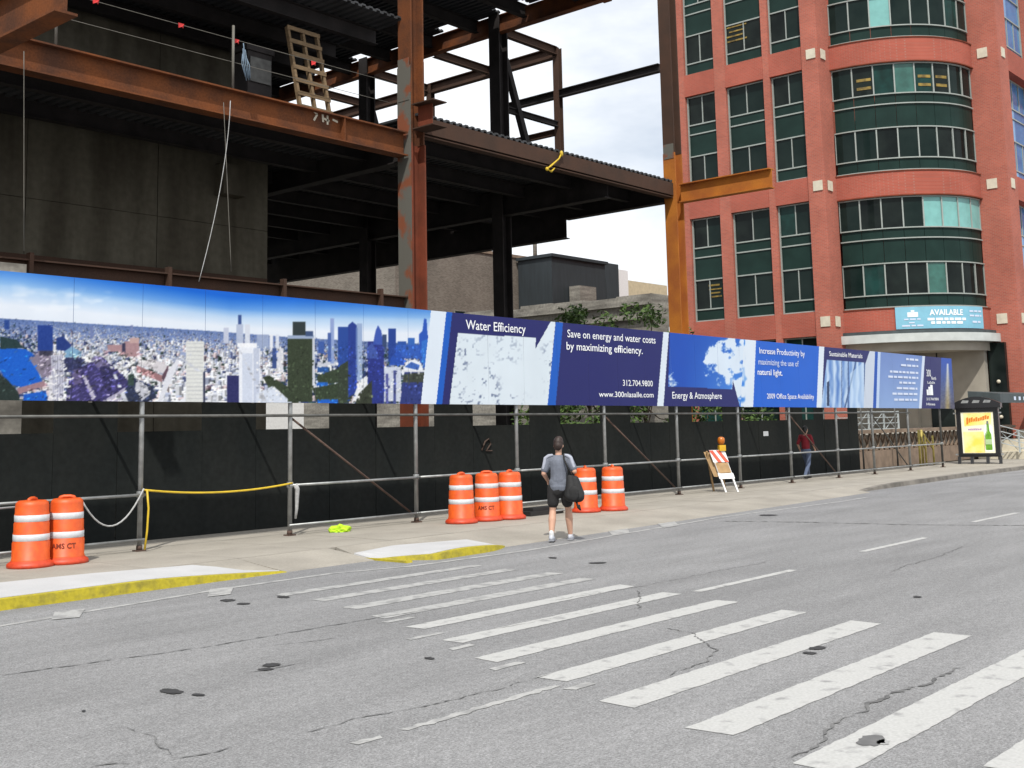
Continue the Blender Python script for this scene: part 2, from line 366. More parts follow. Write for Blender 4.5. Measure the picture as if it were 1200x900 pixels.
# lane dashes
for a, b in (((818,694),(927,668)), ((1015,647),(1080,630)), ((1142,612),(1190,601))):
    p, q = onz(*a), onz(*b); rough_strip(p[0], q[0], (p[1]+q[1])/2-.06, (p[1]+q[1])/2+.06, 'road_paint', 'lane_dash')
for k in range(3): rough_strip(31.5+k*6, 34+k*6, 8.15, 8.27, 'road_paint', 'lane_dash')
p, q = onz(430,869), onz(632,800)
rough_strip(p[0]+.35, q[0], q[1]-.22, q[1]-.15, 'road_paint_worn', 'paint_trace', jag=.02)
rough_strip(p[0]-.1, p[0]+.12, q[1]-.23, q[1]-.15, 'road_paint_worn', 'paint_trace', jag=.02)
# far edge line with its parking ticks
def edge_line(pts, w=.10):
    P = [onz(x, y, 0) for x, y in pts]; lo = []; hi = []
    for a, b in zip(P, P[1:]):
        n = max(1, int(np.linalg.norm(b-a)/.3))
        for i in range(n+1):
            c = a+(b-a)*i/n; lo.append((c[0], c[1]-w/2+random.uniform(-.012,.012), .004)); hi.append((c[0], c[1]+w/2+random.uniform(-.012,.012), .004))
    n = len(lo); return MB().add(lo+hi, [(i, i+1, n+i+1, n+i) for i in range(n-1)]).build('edge_line', 'road_paint_worn', road)
edge_line([(-60,743),(0,734),(250,692),(390,672),(480,664),(620,645),(735,625),(840,607),(985,588),(1015,583)])
for pts in ([(64,718),(100,714),(93,724),(60,727)], [(246,691),(274,688),(270,697),(243,700)], [(712,622),(735,619),(738,625),(718,628)], [(770,614),(790,611),(796,616),(778,619)]):
    quad_on_road(pts, 'road_paint_worn', 'parking_tick', .008)
# cracks, tar seams and oil patches with their own shapes
def crack(pts, w, name='tar_seam', m='tar', jag=.035, step=.05, z=.006):
    P = [onz(x, y, 0) for x, y in pts]; C_ = []
    for a, b in zip(P, P[1:]):
        n = max(2, int(np.linalg.norm(b-a)/step)); C_ += [a+(b-a)*i/n for i in range(n)]
    C_.append(P[-1]); lo = []; hi = []; off = 0
    for i, c in enumerate(C_):
        d = C_[min(i+1, len(C_)-1)]-C_[max(i-1, 0)]; d = d/np.linalg.norm(d); nrm = np.array([-d[1], d[0], 0])
        off = off*.75+random.uniform(-jag, jag)*.6; ww = w*random.uniform(.0, 1.0)*min(1, .15+i/4, .15+(len(C_)-1-i)/4); c = c+nrm*off
        lo.append(tuple(c-nrm*ww/2+np.array([0,0,z]))); hi.append(tuple(c+nrm*ww/2+np.array([0,0,z])))
    n = len(lo); return MB().add(lo+hi, [(i, i+1, n+i+1, n+i) for i in range(n-1)]).build(name, m, road)
crack([(845,611),(940,612),(1060,615),(1200,616),(1300,617)], .10, jag=.02)
crack([(775,735),(810,742),(838,762),(828,775),(800,785),(780,792)], .025)
crack([(745,692),(752,700),(748,715)], .03)
crack([(1000,838),(1050,812),(1100,795),(1130,782)], .05, jag=.05)
crack([(920,890),(950,874),(1000,838)], .03, jag=.05)
crack([(340,862),(430,840),(520,824),(590,806),(650,790)], .022)
crack([(200,892),(240,885),(290,872)], .03); crack([(140,850),(180,866),(210,888)], .014); crack([(110,898),(130,894),(150,896)], .06)
crack([(0,792),(120,775),(250,757),(420,728),(520,712)], .03, jag=.02, m='seam_soft')
crack([(320,757),(400,748)], .03, m='seam_soft'); crack([(290,790),(360,776)], .022, m='seam_soft')
crack([(640,705),(760,686),(900,658)], .018, m='seam_soft'); crack([(560,740),(700,716)], .014, m='seam_soft')
crack([(1045,670),(1100,652),(1130,640)], .018)
def blob(cx, cy, rx, ry, m='asphalt_dark', name='oil_patch'):
    P = []
    for k in range(30):
        a = 2*math.pi*k/30; r = random.uniform(.75, 1.05)*(1+.15*math.sin(2*a+cx)); P.append(onz(cx+rx*math.cos(a)*r, cy+ry*math.sin(a)*r, 0))
    return MB().add([(p[0], p[1], .0075) for p in P], [tuple(range(30))]).build(name, m, road)
for a in ((201,811,14,3.2),(318,780,13,2),(311,785,10,1.6),(232,815,9,1.4),(958,760,11,2),(949,766,9,1.6),(98,834,3,1),(503,772,6,1.5),(267,704,9,1.6),(285,708,8,1.3),(332,700,9,1.3),(648,654,5,1.0),(1075,700,5,1.2),(700,660,10,1),(900,604,10,1)):
    blob(*a)
blob(1022,869,22,6,'seam_soft','paint_wear'); blob(1035,871,10,3,'pale_patch','paint_wear')
# sidewalk: bed with separate slabs
walk = struct(MB().box(-120, 300, 14.62, 300, -.02, SW-.035).build('sidewalk', 'joint'))
def slab_mesh(w, d):
    return MB().box(.004, w-.004, .004, d-.004, -.1, 0).mesh('slab', 'concrete_walk')
rows = [(14.64, 1.40), (16.04, 1.40), (17.44, 1.28)]
for y, d in rows:
    me = slab_mesh(1.52, d)
    for i in range(-3, 38):
        o = link('slab', me, walk); o.location = (i*1.52+random.uniform(-.002,.002), y, SW+random.uniform(-.003,.003))
MB().box(-120,-4.56,14.64,18.72,0,SW).build('far_paving', 'concrete_walk', walk); MB().box(57.76,300,14.64,18.72,0,SW).build('far_paving', 'concrete_walk', walk)
# front strip: kerb lengths, white concrete, ramp, return kerb
def sheet(poly_px, zs, name, m, parent):
    P = [onz(x, y, z) for (x, y), z in zip(poly_px, zs)]; return MB().add([tuple(p) for p in P], [tuple(range(len(P)))]).build(name, m, parent)
XE = 10.55                                   # end of the left kerb at the crossing
kl = MB()
prof = lambda x: SW if x < XE-2.2 else SW-(SW-.012)*((x-(XE-2.2))/2.2)**1.3
xs = [-40] + [x*.5 for x in range(-8, int((XE-2.4)*2))] + [XE-2.2+i*.22 for i in range(11)]
def kerb_strip(xs, y0, y1, zf, name, m, parent, zlow=-.02, zb=None):
    v = []; f = []
    for x in xs:
        z = zf(x); yy0 = y0(x) if callable(y0) else y0; yy1 = y1(x) if callable(y1) else y1
        v += [(x, yy0, zlow), (x, yy0+.02, z), (x, yy1, zb(x) if zb else z), (x, yy1, zlow)]
    for i in range(len(xs)-1):
        a = i*4; b = a+4; f += [(a, b, b+1, a+1), (a+1, b+1, b+2, a+2), (a+2, b+2, b+3, a+3)]
    f += [(0,1,2,3), tuple(len(v)-4+k for k in (3,2,1,0))]
    return MB().add(v, f).build(name, m, parent)
kerb_strip(xs, KY, KY+.16, prof, 'yellow_kerb', 'curb_yellow', walk)
aback = lambda x: float(np.interp(x, [-40, 7.1, 8.3, 9.7, 10.2, 10.6], [15.05, 15.02, 14.87, 14.47, 13.75, 13.63]))
kerb_strip(xs, KY+.163, aback, lambda x: prof(x)+.003, 'white_apron', 'concrete_white', walk, zb=lambda x: max(prof(x), SW*min(1, max(0, (aback(x)-13.6)/.8)))+.007)
kerb_strip([XE-1.6+i*.2 for i in range(9)], lambda x: aback(x)-.01, 14.64, lambda x: max(prof(x), SW*min(1, max(0, (aback(x)-13.6)/.8)))+.001, 'ramp_paving', 'concrete_walk', walk, zb=lambda x: SW-.002)
kerb_strip([XE, XE+.9, XE+1.72], KY+.02, 14.625, lambda x: .010, 'ramp_paving', 'concrete_walk', walk, zb=lambda x: SW-.002)
# return kerb beyond the crossing: a low white mound edged with yellow
XR0, XR1 = 12.25, 14.75
def mound_z(x): t = (x-XR0)/(XR1-XR0); return .02+(SW-.03)*max(0, math.sin(math.pi*min(1, t*1.0)))**.8 if t < 1 else .02
xr = [XR0+(XR1-XR0)*i/14 for i in range(15)]
yfront = lambda x: 12.62+.05*(x-XR0) + .55*max(0, (x-XR0-1.6)/1.0)**2*.6 + .75*max(0, 1-(x-XR0)/.55)
kerb_strip(xr, yfront, lambda x: yfront(x)+.14, mound_z, 'yellow_kerb', 'curb_yellow', walk)
kerb_strip(xr, lambda x: yfront(x)+.143, lambda x: 14.3-.35*abs((x-13.4)/1.2), lambda x: mound_z(x)+.003, 'white_apron', 'concrete_white', walk, zb=lambda x: .085)
kerb_strip([XR0-.02, XR0+.1], 12.75, 14.3, lambda x: .03, 'yellow_kerb', 'curb_yellow', walk)
# flush asphalt-level pavement edge, then the grey kerb further along
kerb_strip([XR0+.2]+[XR1+i*1.0 for i in range(17)], lambda x: 13.0+.045*(x-14.7)+(1.2 if x < XR1-.5 else 0), 14.625, lambda x: .012, 'flush_paving', 'concrete_walk', walk, zb=lambda x: SW-.002)
crack([(640,620),(720,612),(800,603),(900,590),(955,582)], .06, jag=.04, z=.018)
crack([(690,604),(760,606),(800,600)], .05, m='pipe_rust', z=.02)
kerb_strip([30.75+i*1.5 for i in range(0, 60)], lambda x: 14.05+.35*min(1, (x-30.7)/10), lambda x: 14.23+.35*min(1, (x-30.7)/10), lambda x: min(SW, .012+.06*(x-30.75)), 'grey_kerb', 'curb_grey', walk)
kerb_strip([30.75+i*1.5 for i in range(0, 60)], lambda x: 14.235+.35*min(1, (x-30.7)/10), 14.63, lambda x: min(SW, .012+.06*(x-30.75))-.003, 'kerb_paving', 'concrete_walk', walk, zb=lambda x: SW-.002)

# ------------------------------------------------------------------ scaffold walkway
SY = 17.0
sc = world_parts(tag(empty('scaffold_walkway', (10.4, SY, SW)), 'long galvanised pipe scaffold with rails carrying the blue banner over the sidewalk', 'scaffold'))
PX = [4.2, 7.3] + [float(onY(x, 500, SY)[0]) for x in (166,340,487,605,708,793,865,925,980,1022,1064,1102)]
for i, x in enumerate(PX):
    MB().tube([(x, SY, SW+.02), (x, SY, 4.3)], .042, 10).build('post', 'galvanised' if i != len(PX)-1 else 'galv_dark', sc)
    MB().box(x-.08, x+.08, SY-.08, SY+.08, SW, SW+.02).tube([(x, SY, SW+.02), (x, SY, SW+.09)], .050, 8).build('base_plate', 'pipe_rust', sc)
    MB().tube([(x, 18.78, SW), (x, 18.78, 2.6)], .035, 8).build('rear_post', 'galv_dark', sc)
    MB().tube([(x, SY, 2.62), (x, 18.78, 2.62)], .03, 8).build('cross_pipe', 'galv_dark', sc)
    MB().lathe([(.06,-.05),(.065,-.02),(.065,.02),(.06,.05)], (x, SY, 1.03), 8).build('clamp', 'galvanised', sc)
MB().tube([(2, SY-.05, 2.30), (41.8, SY-.05, 2.22)], .026, 8).build('top_rail', 'galv_dark', sc)
for a, b in zip(PX, PX[1:]):
    if abs(a-PX[2]) < .01: continue          # the bay closed with a yellow hose only
    z0 = 1.02; MB().tube([(a-.06, SY-.055, z0), (b+.06, SY-.055, z0)], .024, 8).build('mid_rail', 'galvanised', sc)
    MB().tube([(a-.06, SY-.06, .31), (b+.06, SY-.06, .31)], .022, 8).build('low_rail', 'galvanised', sc)
for i, up in ((3, 0), (6, 0), (9, 0), (11, 0)):
    a, b = PX[i], PX[i+1]; MB().tube([(a+.05, SY+.07, 2.25), (b-.05, SY+.07, .30)], .022, 8).build('diagonal_brace', 'pipe_rust' if i < 10 else 'galv_dark', sc)

# ------------------------------------------------------------------ plywood fence with viewing windows
FY = 18.62
fence = world_parts(tag(empty('plywood_fence', (10, FY, SW)), 'dark painted plywood construction fence with square viewing windows behind the scaffold', 'fence'))
opens = [(7.2,9.70),(10.88,12.61),(13.84,15.68),(16.96,18.75),(20.03,22.11),(23.34,25.05),(26.43,28.35),(29.59,31.34),(32.49,35.60),(36.6,37.5),(38.2,40.2)]
edges = [1.2] + [e for o in opens for e in o] + [41.0]
ZB, ZW, ZT = SW, 2.04, 2.72
for i, (a, b) in enumerate(zip(edges, edges[1:])):
    op = i % 2 == 1
    n = max(1, round((b-a)/1.22))
    for k in range(n):
        x0 = a+(b-a)*k/n; x1 = a+(b-a)*(k+1)/n; j = random.uniform(-.012, .012)
        MB().box(x0+.004, x1-.004, FY+j, FY+.02+j, ZB, ZW if op else ZT).build('board', 'plywood_dark', fence)
    if op: MB().box(a-.04, b+.04, FY-.03, FY+.05, ZT+.003, ZT+.10).build('window_head', 'plywood_dark', fence)
MB().tube([(19.9+.3*math.cos(t/3), FY-.022, 1.70+.16*math.sin(t/3)) for t in range(0)] or [(20.3, FY-.02, 1.46), (20.42, FY-.02, 1.66), (20.55, FY-.02, 1.72), (20.62, FY-.02, 1.6), (20.45, FY-.02, 1.44), (20.66, FY-.02, 1.44)], .02, 5).build('chalk_mark', 'pipe_rust', fence)
q = onY(897, 508, FY); MB().box(q[0]-.16, q[0]+.16, FY-.018, FY-.012, q[2]-.08, q[2]+.07).build('notice', 'band_white', fence)

# ------------------------------------------------------------------ printed banner
def lin(a): a = np.asarray(a, float)/255; return np.where(a <= .04045, a/12.92, ((a+.055)/1.055)**2.4)
RX0, RY0, SS = -170, 300, 2
RW, RH = 710*SS, 190*SS
img = np.zeros((RH, RW, 3))
gx = RX0 + (np.arange(RW)+.5)/SS; gy = RY0 + (np.arange(RH)+.5)/SS
def fill(poly, col):
    P = np.array(poly, float); x0, x1 = P[:,0].min(), P[:,0].max(); y0, y1 = P[:,1].min(), P[:,1].max()
    i0 = max(0, int((x0-RX0)*SS)); i1 = min(RW, int((x1-RX0)*SS)+2); j0 = max(0, int((y0-RY0)*SS)); j1 = min(RH, int((y1-RY0)*SS)+2)
    if i1 <= i0 or j1 <= j0: return
    X, Y = np.meshgrid(gx[i0:i1], gy[j0:j1]); ins = np.zeros(X.shape, bool); n = len(P)
    for k in range(n):
        (xa, ya), (xb, yb) = P[k], P[(k+1) % n]
        if ya == yb: continue
        c = ((ya > Y) != (yb > Y)) & (X < (xb-xa)*(Y-ya)/(yb-ya)+xa); ins ^= c
    img[j0:j1, i0:i1][ins] = col
def rect(x0, y0, x1, y1, col): fill([(x0,y0),(x1,y0),(x1,y1),(x0,y1)], col)
def vnoise(X, Y, s, seed):
    r = np.random.default_rng(seed).random((64, 64)); x = X/s; y = Y/s; xi = np.floor(x).astype(int); yi = np.floor(y).astype(int); fx = x-xi; fy = y-yi
    fx = fx*fx*(3-2*fx); fy = fy*fy*(3-2*fy); g = lambda a, b: r[a % 64, b % 64]
    return (g(xi,yi)*(1-fx)+g(xi+1,yi)*fx)*(1-fy)+(g(xi,yi+1)*(1-fx)+g(xi+1,yi+1)*fx)*fy
def panorama():
    GX, GY = np.meshgrid(gx, gy)
    top = 318+.0873*GX; hz = np.interp(GX, [-170,0,100,250,350,450,520], [366,373,379,388,396,401,404])
    t = np.clip((GY-top)/(hz-top), 0, 1)
    deep = np.array([18,98,205.]); mid = np.array([150,190,232.]); low = np.array([222,230,242.])
    w = np.clip(1-np.abs(GX-270)/260, .05, 1)
    k = np.clip(t*1.9-.25+.7*(1-w), 0, 1)[...,None]
    s = deep*(1-k)+mid*k; k2 = np.clip((t-.42)*2.2+.4*(1-w), 0, 1)[...,None]; s = s*(1-k2)+low*k2
    cl = np.clip((vnoise(GX, GY*2.5, 22, 1)*.6+vnoise(GX, GY*2.5, 9, 2)*.4-.52)*3, 0, 1)*np.clip(1-np.abs(t-.55)*2.5, 0, 1)*(GX < 140)
    s = s*(1-cl[...,None]*.7)+np.array([240,244,250.])*cl[...,None]*.7
    img[:] = s
    g = GY > hz; dd = np.clip((GY-hz)/60, 0, 1)[...,None]
    base = np.array([96,120,176.])*(1-dd)+np.array([196,198,210.])*dd
    img[g] = base[g]
    R = random.Random(3)
    N = 15000; ys = sorted(R.random()**1.5 for _ in range(N))
    for u in ys:
        x = R.uniform(-170, 505); h0 = float(np.interp(x, [-170,0,100,250,350,450,520], [366,373,379,388,396,401,404]))
        y = h0+1+u*(480-h0); sc_ = .55+u*3.6; wd = R.uniform(1.0, 2.6)*sc_; hh = R.uniform(.5, 1.7)*sc_*(2.6 if R.random() < .06 else 1)
        far = max(0, 1-u*6.5); blue = 1 if x < 40 else (.8 if x > 330 else 0)
        r = R.random()
        if r < (.56 if 60 < x < 330 else .40): c = np.array([230,233,241.])
        elif r < .66: c = np.array([206,190,194.])
        elif r < .78: c = np.array([164,172,196.])
        elif r < .88: c = np.array([70,80,122.])
        elif r < .93: c = np.array([110,92,104.])
        else: c = np.array([40,58,52.])
        if blue and R.random() < blue*.62: c = np.array([44,62,112.]) if R.random() < .7 else np.array([40,66,74.])
        c = c*(1-far*.75)+np.array([84,112,172.])*far*.75
        c = c*R.uniform(.86, 1.08)
        rect(x, y-hh, x+wd*.6, y, np.clip(c, 0, 255)); rect(x+wd*.6, y-hh*.96, x+wd, y-.1*sc_, np.clip(c*.66, 0, 255))
        if hh > 2.5: rect(x, y-hh-.4*sc_, x+wd, y-hh, np.clip(c*1.12, 0, 255))
    B = lambda *a: np.array(a, float)
    # river and park on the left
    fill([(-170,396),(30,409),(44,418),(45,436),(50,448),(30,455),(10,450),(0,434),(-170,470)], B(24,92,196)); fill([(28,462),(54,458),(56,475),(26,475)], B(26,88,190))
    fill([(-170,430),(-20,428),(8,444),(22,460),(24,475),(-170,475)], B(38,50,48)); fill([(0,394),(20,398),(28,408),(0,409)], B(36,58,62))
    fill([(34,420),(46,410),(60,418),(66,440),(50,444)], B(128,120,140)); fill([(20,455),(52,446),(54,452),(22,462)], B(150,120,130))
    rect(44,381,62,411, B(34,62,138)); rect(46,411,62,417, B(60,60,80)); fill([(66,396),(74,394),(84,404),(80,412),(66,410)], B(36,58,124)); rect(5,375,11,386, B(40,70,140))
    # white tower with blue roof neighbour
    rect(60,416,75,478, B(196,198,214)); 
    for k in range(5): rect(61.5+k*2.8,417,62.4+k*2.8,478, B(128,128,154))
    rect(57,440,62,478, B(206,206,216)); fill([(75,412),(84,406),(95,412),(95,418),(75,419)], B(122,162,196)); rect(75,419,96,436, B(48,52,88))
    # large dark station blocks
    fill([(82,436),(120,418),(150,446),(152,456),(108,477),(76,477)], B(60,56,104)); fill([(84,434),(92,432),(96,448),(86,452)], B(96,88,130)); fill([(96,440),(100,440),(112,466),(108,470)], B(176,172,196))
    fill([(106,420),(116,416),(128,428),(116,434)], B(108,102,140)); fill([(116,430),(130,428),(146,446),(124,452)], B(46,44,84)); fill([(120,470),(150,452),(151,455),(124,474)], B(170,166,190)); fill([(126,474),(152,459),(153,461),(130,477)], B(168,164,188))
    fill([(152,440),(178,452),(184,466),(160,476),(140,477)], B(44,52,78)); fill([(160,444),(172,452),(176,462),(166,470),(158,456)], B(190,192,204)); rect(150,438,157,452, B(52,70,66))
    for a in ((126,404,146,412),(146,400,163,418),(138,408,150,416)): rect(*a, B(166,134,140))
    rect(143,402,147,414, B(60,58,84)); rect(152,396,163,402, B(190,160,158)); fill([(160,426),(192,438),(196,428),(178,420)], B(206,202,208)); fill([(160,428),(190,440),(190,448),(160,436)], B(150,112,116)); fill([(190,440),(197,428),(197,436),(191,448)], B(92,70,84))
    fill([(196,436),(208,420),(210,424),(190,470),(184,474)], B(214,216,226))
    # tall white towers in the middle
    rect(218,400,239,478, B(214,216,214)); 
    for k in range(16): rect(219,402+k*4.6,238,403.2+k*4.6, B(188,190,194))
    rect(238,436,240.5,478, B(60,66,92)); rect(105.5,382,109,397, B(110,124,170)); rect(153,381,156,392, B(120,132,174))
    rect(266,440,282,478, B(44,46,96)); rect(280,404,305,478, B(226,230,240)); rect(284,414,296,478, B(200,208,226)); rect(278,402,306,407, B(236,238,244)); rect(297,408,304,478, B(188,196,216))
    rect(279,369,283,392, B(58,82,140)); rect(277,380,285,402, B(176,186,210)); rect(287,380,293,402, B(206,212,226)); rect(262,384,268,402, B(190,196,216)); rect(301,392,315,408, B(150,164,196))
    rect(316,392,320,412, B(222,226,236)); rect(323,392,327,410, B(210,216,230)); rect(319,408,324,432, B(58,78,132)); rect(324,408,332,436, B(210,212,222))
    # dark green tower, dark river bend
    fill([(308,442),(316,440),(342,456),(352,476),(338,474),(318,460)], B(52,62,46)); fill([(300,462),(320,452),(340,470),(352,478),(300,478)], B(206,214,230))
    rect(343,377,358,393, B(46,56,58)); rect(337,393,368,398, B(150,166,196)); rect(337,397,366,471, B(52,62,46)); rect(366,396,369,460, B(196,202,214)); rect(358,388,367,394, B(60,80,120))
    fill([(366,455),(400,448),(412,470),(400,474),(372,474)], B(50,62,46)); fill([(372,440),(402,430),(410,446),(372,452)], B(52,64,48)); rect(372,468,398,478, B(28,92,190)); rect(371,448,384,452, B(34,98,190)); rect(372,430,385,436, B(40,84,150)); fill([(372,424),(398,424),(396,428),(372,430)], B(196,200,212))
    # blue towers
    rect(387,373,391.5,426, B(140,158,204)); rect(384,390,388,424, B(70,96,160)); rect(373,400,380,414, B(60,90,160))
    rect(396,383,410,470, B(40,72,150)); fill([(396,430),(412,420),(418,460),(404,472),(396,472)], B(50,60,48)); fill([(408,381),(413,377),(418,381),(418,460),(408,466)], B(38,60,140)); rect(418,379,424.5,446, B(150,170,206)); rect(417,384,419,440, B(96,120,176))
    fill([(421,446),(430,440),(431,452),(420,466),(412,472)], B(222,226,232)); rect(431,400,450,478, B(40,52,128)); fill([(440,388),(443,381),(447,388),(449,404),(437,404)], B(58,84,170)); fill([(430,408),(436,402),(442,412),(442,420),(430,420)], B(62,84,160)); fill([(415,478),(420,462),(436,446),(436,478)], B(52,58,46))
    rect(455,385,464,424, B(34,64,142)); rect(448,392,453,410, B(52,70,110)); rect(466,400,476,420, B(40,80,160)); rect(478,396,486,414, B(50,100,180)); rect(464,404,492,420, B(48,90,180)); fill([(458,420),(466,410),(474,420),(474,428),(456,428)], B(40,78,170))
    fill([(491,392),(495,388),(497,373),(500,374),(501,392),(503,394),(500,432),(492,430)], B(40,84,180)); fill([(494,400),(504,396),(502,430),(494,430)], B(50,110,200))
    rect(450,430,470,470, B(196,204,222)); rect(452,438,455,478, B(80,86,150)); rect(461,434,464,478, B(70,80,140))
    fill([(470,440),(476,424),(486,421),(494,426),(496,434)], B(226,232,240)); fill([(474,430),(482,424),(492,428),(490,434)], B(60,100,180)); fill([(468,478),(474,436),(500,433),(496,478)], B(46,58,120)); fill([(472,448),(474,438),(500,436),(499,448)], B(60,66,58)); rect(472,433.5,500,436, B(214,218,226))
    for _ in range(1500):
        x = R.uniform(-20, 182); y = R.uniform(412, 476)
        if x < 46 and R.random() < .8: continue
        w_ = R.uniform(.8, 4.5); h_ = R.uniform(.5, 2.2); i_, j_ = int((x-RX0)*SS), int((y-RY0)*SS); c0 = img[j_, i_].copy(); c = c0*R.choice((.55,.75,1.3,1.7))+R.choice((0,0,25))
        a_ = R.uniform(-.5, .5) if R.random() < .5 else -.55; fill([(x, y), (x+w_, y+a_*w_), (x+w_, y+a_*w_+h_), (x, y+h_)], np.clip(c, 0, 240))
    for _ in range(900):
        x = R.uniform(300, 498); y = R.uniform(405, 476); w_ = R.uniform(.5, 2.5); h_ = R.uniform(.5, 3.0); i_, j_ = int((x-RX0)*SS), int((y-RY0)*SS); c0 = img[j_, i_].copy()
        rect(x, y, x+w_, y+h_, np.clip(c0*R.choice((.7,.85,1.2,1.5))+R.choice((0,6)), 0, 240))
    for x0_, y0_, x1_, y1_ in ((190,476,236,392),(150,476,110,382),(250,476,262,396),(240,440,170,388),(310,470,275,398),(130,412,60,382)):
        n_ = 30
        for k in range(n_):
            t0_, t1_ = k/n_, (k+1)/n_; w0 = 2.4*(1-t0_)+.3; fill([(x0_+(x1_-x0_)*t0_-w0, y0_+(y1_-y0_)*t0_), (x0_+(x1_-x0_)*t0_+w0, y0_+(y1_-y0_)*t0_), (x0_+(x1_-x0_)*t1_+w0, y0_+(y1_-y0_)*t1_), (x0_+(x1_-x0_)*t1_-w0, y0_+(y1_-y0_)*t1_)], np.array([206,210,222.])*R.uniform(.8,1.05)) if R.random() < .55 else None
    for ax_ in (0, 1): img[:] = (np.roll(img, 1, ax_)+2*img+np.roll(img, -1, ax_))/4
    img[:] = np.clip(img + (vnoise(GX, GY, 1.1, 5)-.5)[...,None]*14*(GY > hz)[...,None], 0, 255)
panorama()
def inpoly(X, Y, P):
    ins = np.zeros(X.shape, bool); n = len(P)
    for k in range(n):
        (xa, ya), (xb, yb) = P[k], P[(k+1) % n]
        if ya == yb: continue
        ins ^= ((ya > Y) != (yb > Y)) & (X < (xb-xa)*(Y-ya)/(yb-ya)+xa)
    return ins
NAVY, BLUE, STRIP, PERI = (40,43,104), (30,92,190), (216,227,240), (128,153,205)
def slab_px(x0t, x0b, x1t, x1b):
    yt = lambda x: 318+.0873*x
    return [(x0t, 300), (x1t, 300), (x1b, 500), (x0b, 500)]
def slant(X, Y, xt, yt, xb, yb): return X - (xt + (xb-xt)*(Y-yt)/(yb-yt))     # >0 right of the line
def art(X, Y):
    c = np.zeros(X.shape+(3,)); c[:] = STRIP
    # panorama
    m = slant(X, Y, 505,365, 493,475) < 0
    ix = np.clip((X-RX0)*SS-.5, 0, RW-1.01); iy = np.clip((Y-RY0)*SS-.5, 0, RH-1.01); i0 = ix.astype(int); j0 = iy.astype(int); fx = (ix-i0)[...,None]; fy = (iy-j0)[...,None]
    s = (img[j0,i0]*(1-fx)+img[j0,i0+1]*fx)*(1-fy)+(img[j0+1,i0]*(1-fx)+img[j0+1,i0+1]*fx)*fy
    c[m] = s[m]
    R = lambda a: slant(X, Y, *a) >= 0
    e1 = R((523,365,511,475)); c[e1] = BLUE
    e2 = R((530,366,518,475)); c[e2] = NAVY
    w = inpoly(X, Y, [(536.7,390.5),(628,396),(627.3,409),(647,374),(652,366),(641.5,477),(641,480),(526,480)]); 
    n1 = vnoise(X+900, Y, 2.2, 11)*.5+vnoise(X, Y+300, 5.5, 12)*.5; sp = np.clip((n1-.60)*6, 0, 1)*np.clip(vnoise(X, Y, 26, 13)*2.2-.45, 0, 1)
    wc = np.array([214,226,236.])*(1-sp[...,None]*.75)+np.array([70,84,120.])*sp[...,None]*.75
    c[w] = wc[w]
    e = R((651.5,375,641.5,476)); c[e] = BLUE
    e = R((660,376,651,476)); c[e] = NAVY
    e = R((777.7,386,770,477)); c[e] = STRIP
    e = R((784,387,777.4,477)); c[e] = NAVY
    # sky picture
    e = R((785,388,783,454)) & inpoly(X, Y, [(780,370),(900,380),(900,480),(868,480),(859,446),(858,456),(780,453)])
    k = np.clip((Y-390)/65, 0, 1)[...,None]; k2 = np.clip((X-800)/70, 0, 1)[...,None]
    skyc = np.array([28,78,178.])*(1-.5*k2)+np.array([44,120,215.])*.5*k2 + k*k2*np.array([40,40,25.])
    n2 = vnoise(X, Y, 9, 21)*.5+vnoise(X, Y, 4, 22)*.3+vnoise(X, Y, 1.6, 23)*.2
    cl = np.maximum.reduce([1-np.hypot((X-851)/24, (Y-426)/24), 1-np.hypot((X-838)/15, (Y-416)/17), 1-np.hypot((X-858)/9, (Y-404)/12), 1-np.hypot((X-870)/12, (Y-412)/18), 1-np.hypot((X-866)/8, (Y-455)/18), .5*(1-np.hypot((X-787)/6, (Y-440)/12))])
    cl = np.clip((cl-.12+(n2-.5)*1.4)*4, 0, 1)[...,None]
    pc = skyc*(1-cl)+np.array([212,226,242.])*cl; c[e] = pc[e]
    e = R((872,395,870.5,440)) & R((870.5,440,867.5,477)); 
    e = R((872,394,868,480)); kk = np.clip((vnoise(X, Y, 6, 31)-.3)*3+np.clip((X-873)/5, 0, 1)*2, 0, 1)[...,None]; pc = np.array([60,132,220.])*(1-kk)+np.array(STRIP)*kk; c[e] = pc[e]
    e = R((886,397,882.6,477)); c[e] = (34,98,204)
    e = R((960,404,957,477)); c[e] = STRIP
    e = R((966,405,963,477)); c[e] = NAVY
    ph = inpoly(X, Y, [(969,421.5),(1013,425),(1013.5,428),(1020,409),(1026,405),(1023,480),(962,480)])
    st = .5+.5*np.sin(X*.9+3*vnoise(X, Y, 9, 41)); kx = np.clip(st*.6+vnoise(X*2.5, Y*.3, 5, 42)*.6, 0, 1)[...,None]
    pc = np.array([74,118,190.])*(1-kx)+np.array([190,212,238.])*kx
    dk = ((np.abs(slant(X, Y, 1003,424, 992,470)) < .9) | (np.abs(X-994) < .7) | (np.abs(X-986.5) < .5) | (np.abs(X-1013) < .6)); pc[dk] = (78,104,150); dk2 = inpoly(X, Y, [(969,448),(972,446),(972,476),(969,476)]); pc[dk2] = (50,66,100)
    wt = inpoly(X, Y, [(996,438),(1012,424),(1013,478),(996,478)]); pc[wt] = pc[wt]*.4+np.array([190,214,240])*.6
    wt = R((1014,430,1012,478)); pc[wt] = (196,206,222)
    c[ph] = pc[ph]
    e = R((1025.5,410,1023,477)); c[e] = (34,84,176)
    e = R((1028.8,410,1026.8,477)); c[e] = (186,206,236)
    e = R((1032,411,1030,477)); kk = np.clip((Y-415)/60, 0, 1)[...,None]; pc = np.array([112,138,196.])*(1-kk)+np.array([136,164,212.])*kk; c[e] = pc[e]
    e = R((1081,416,1077,477)); c[e] = (206,218,238)
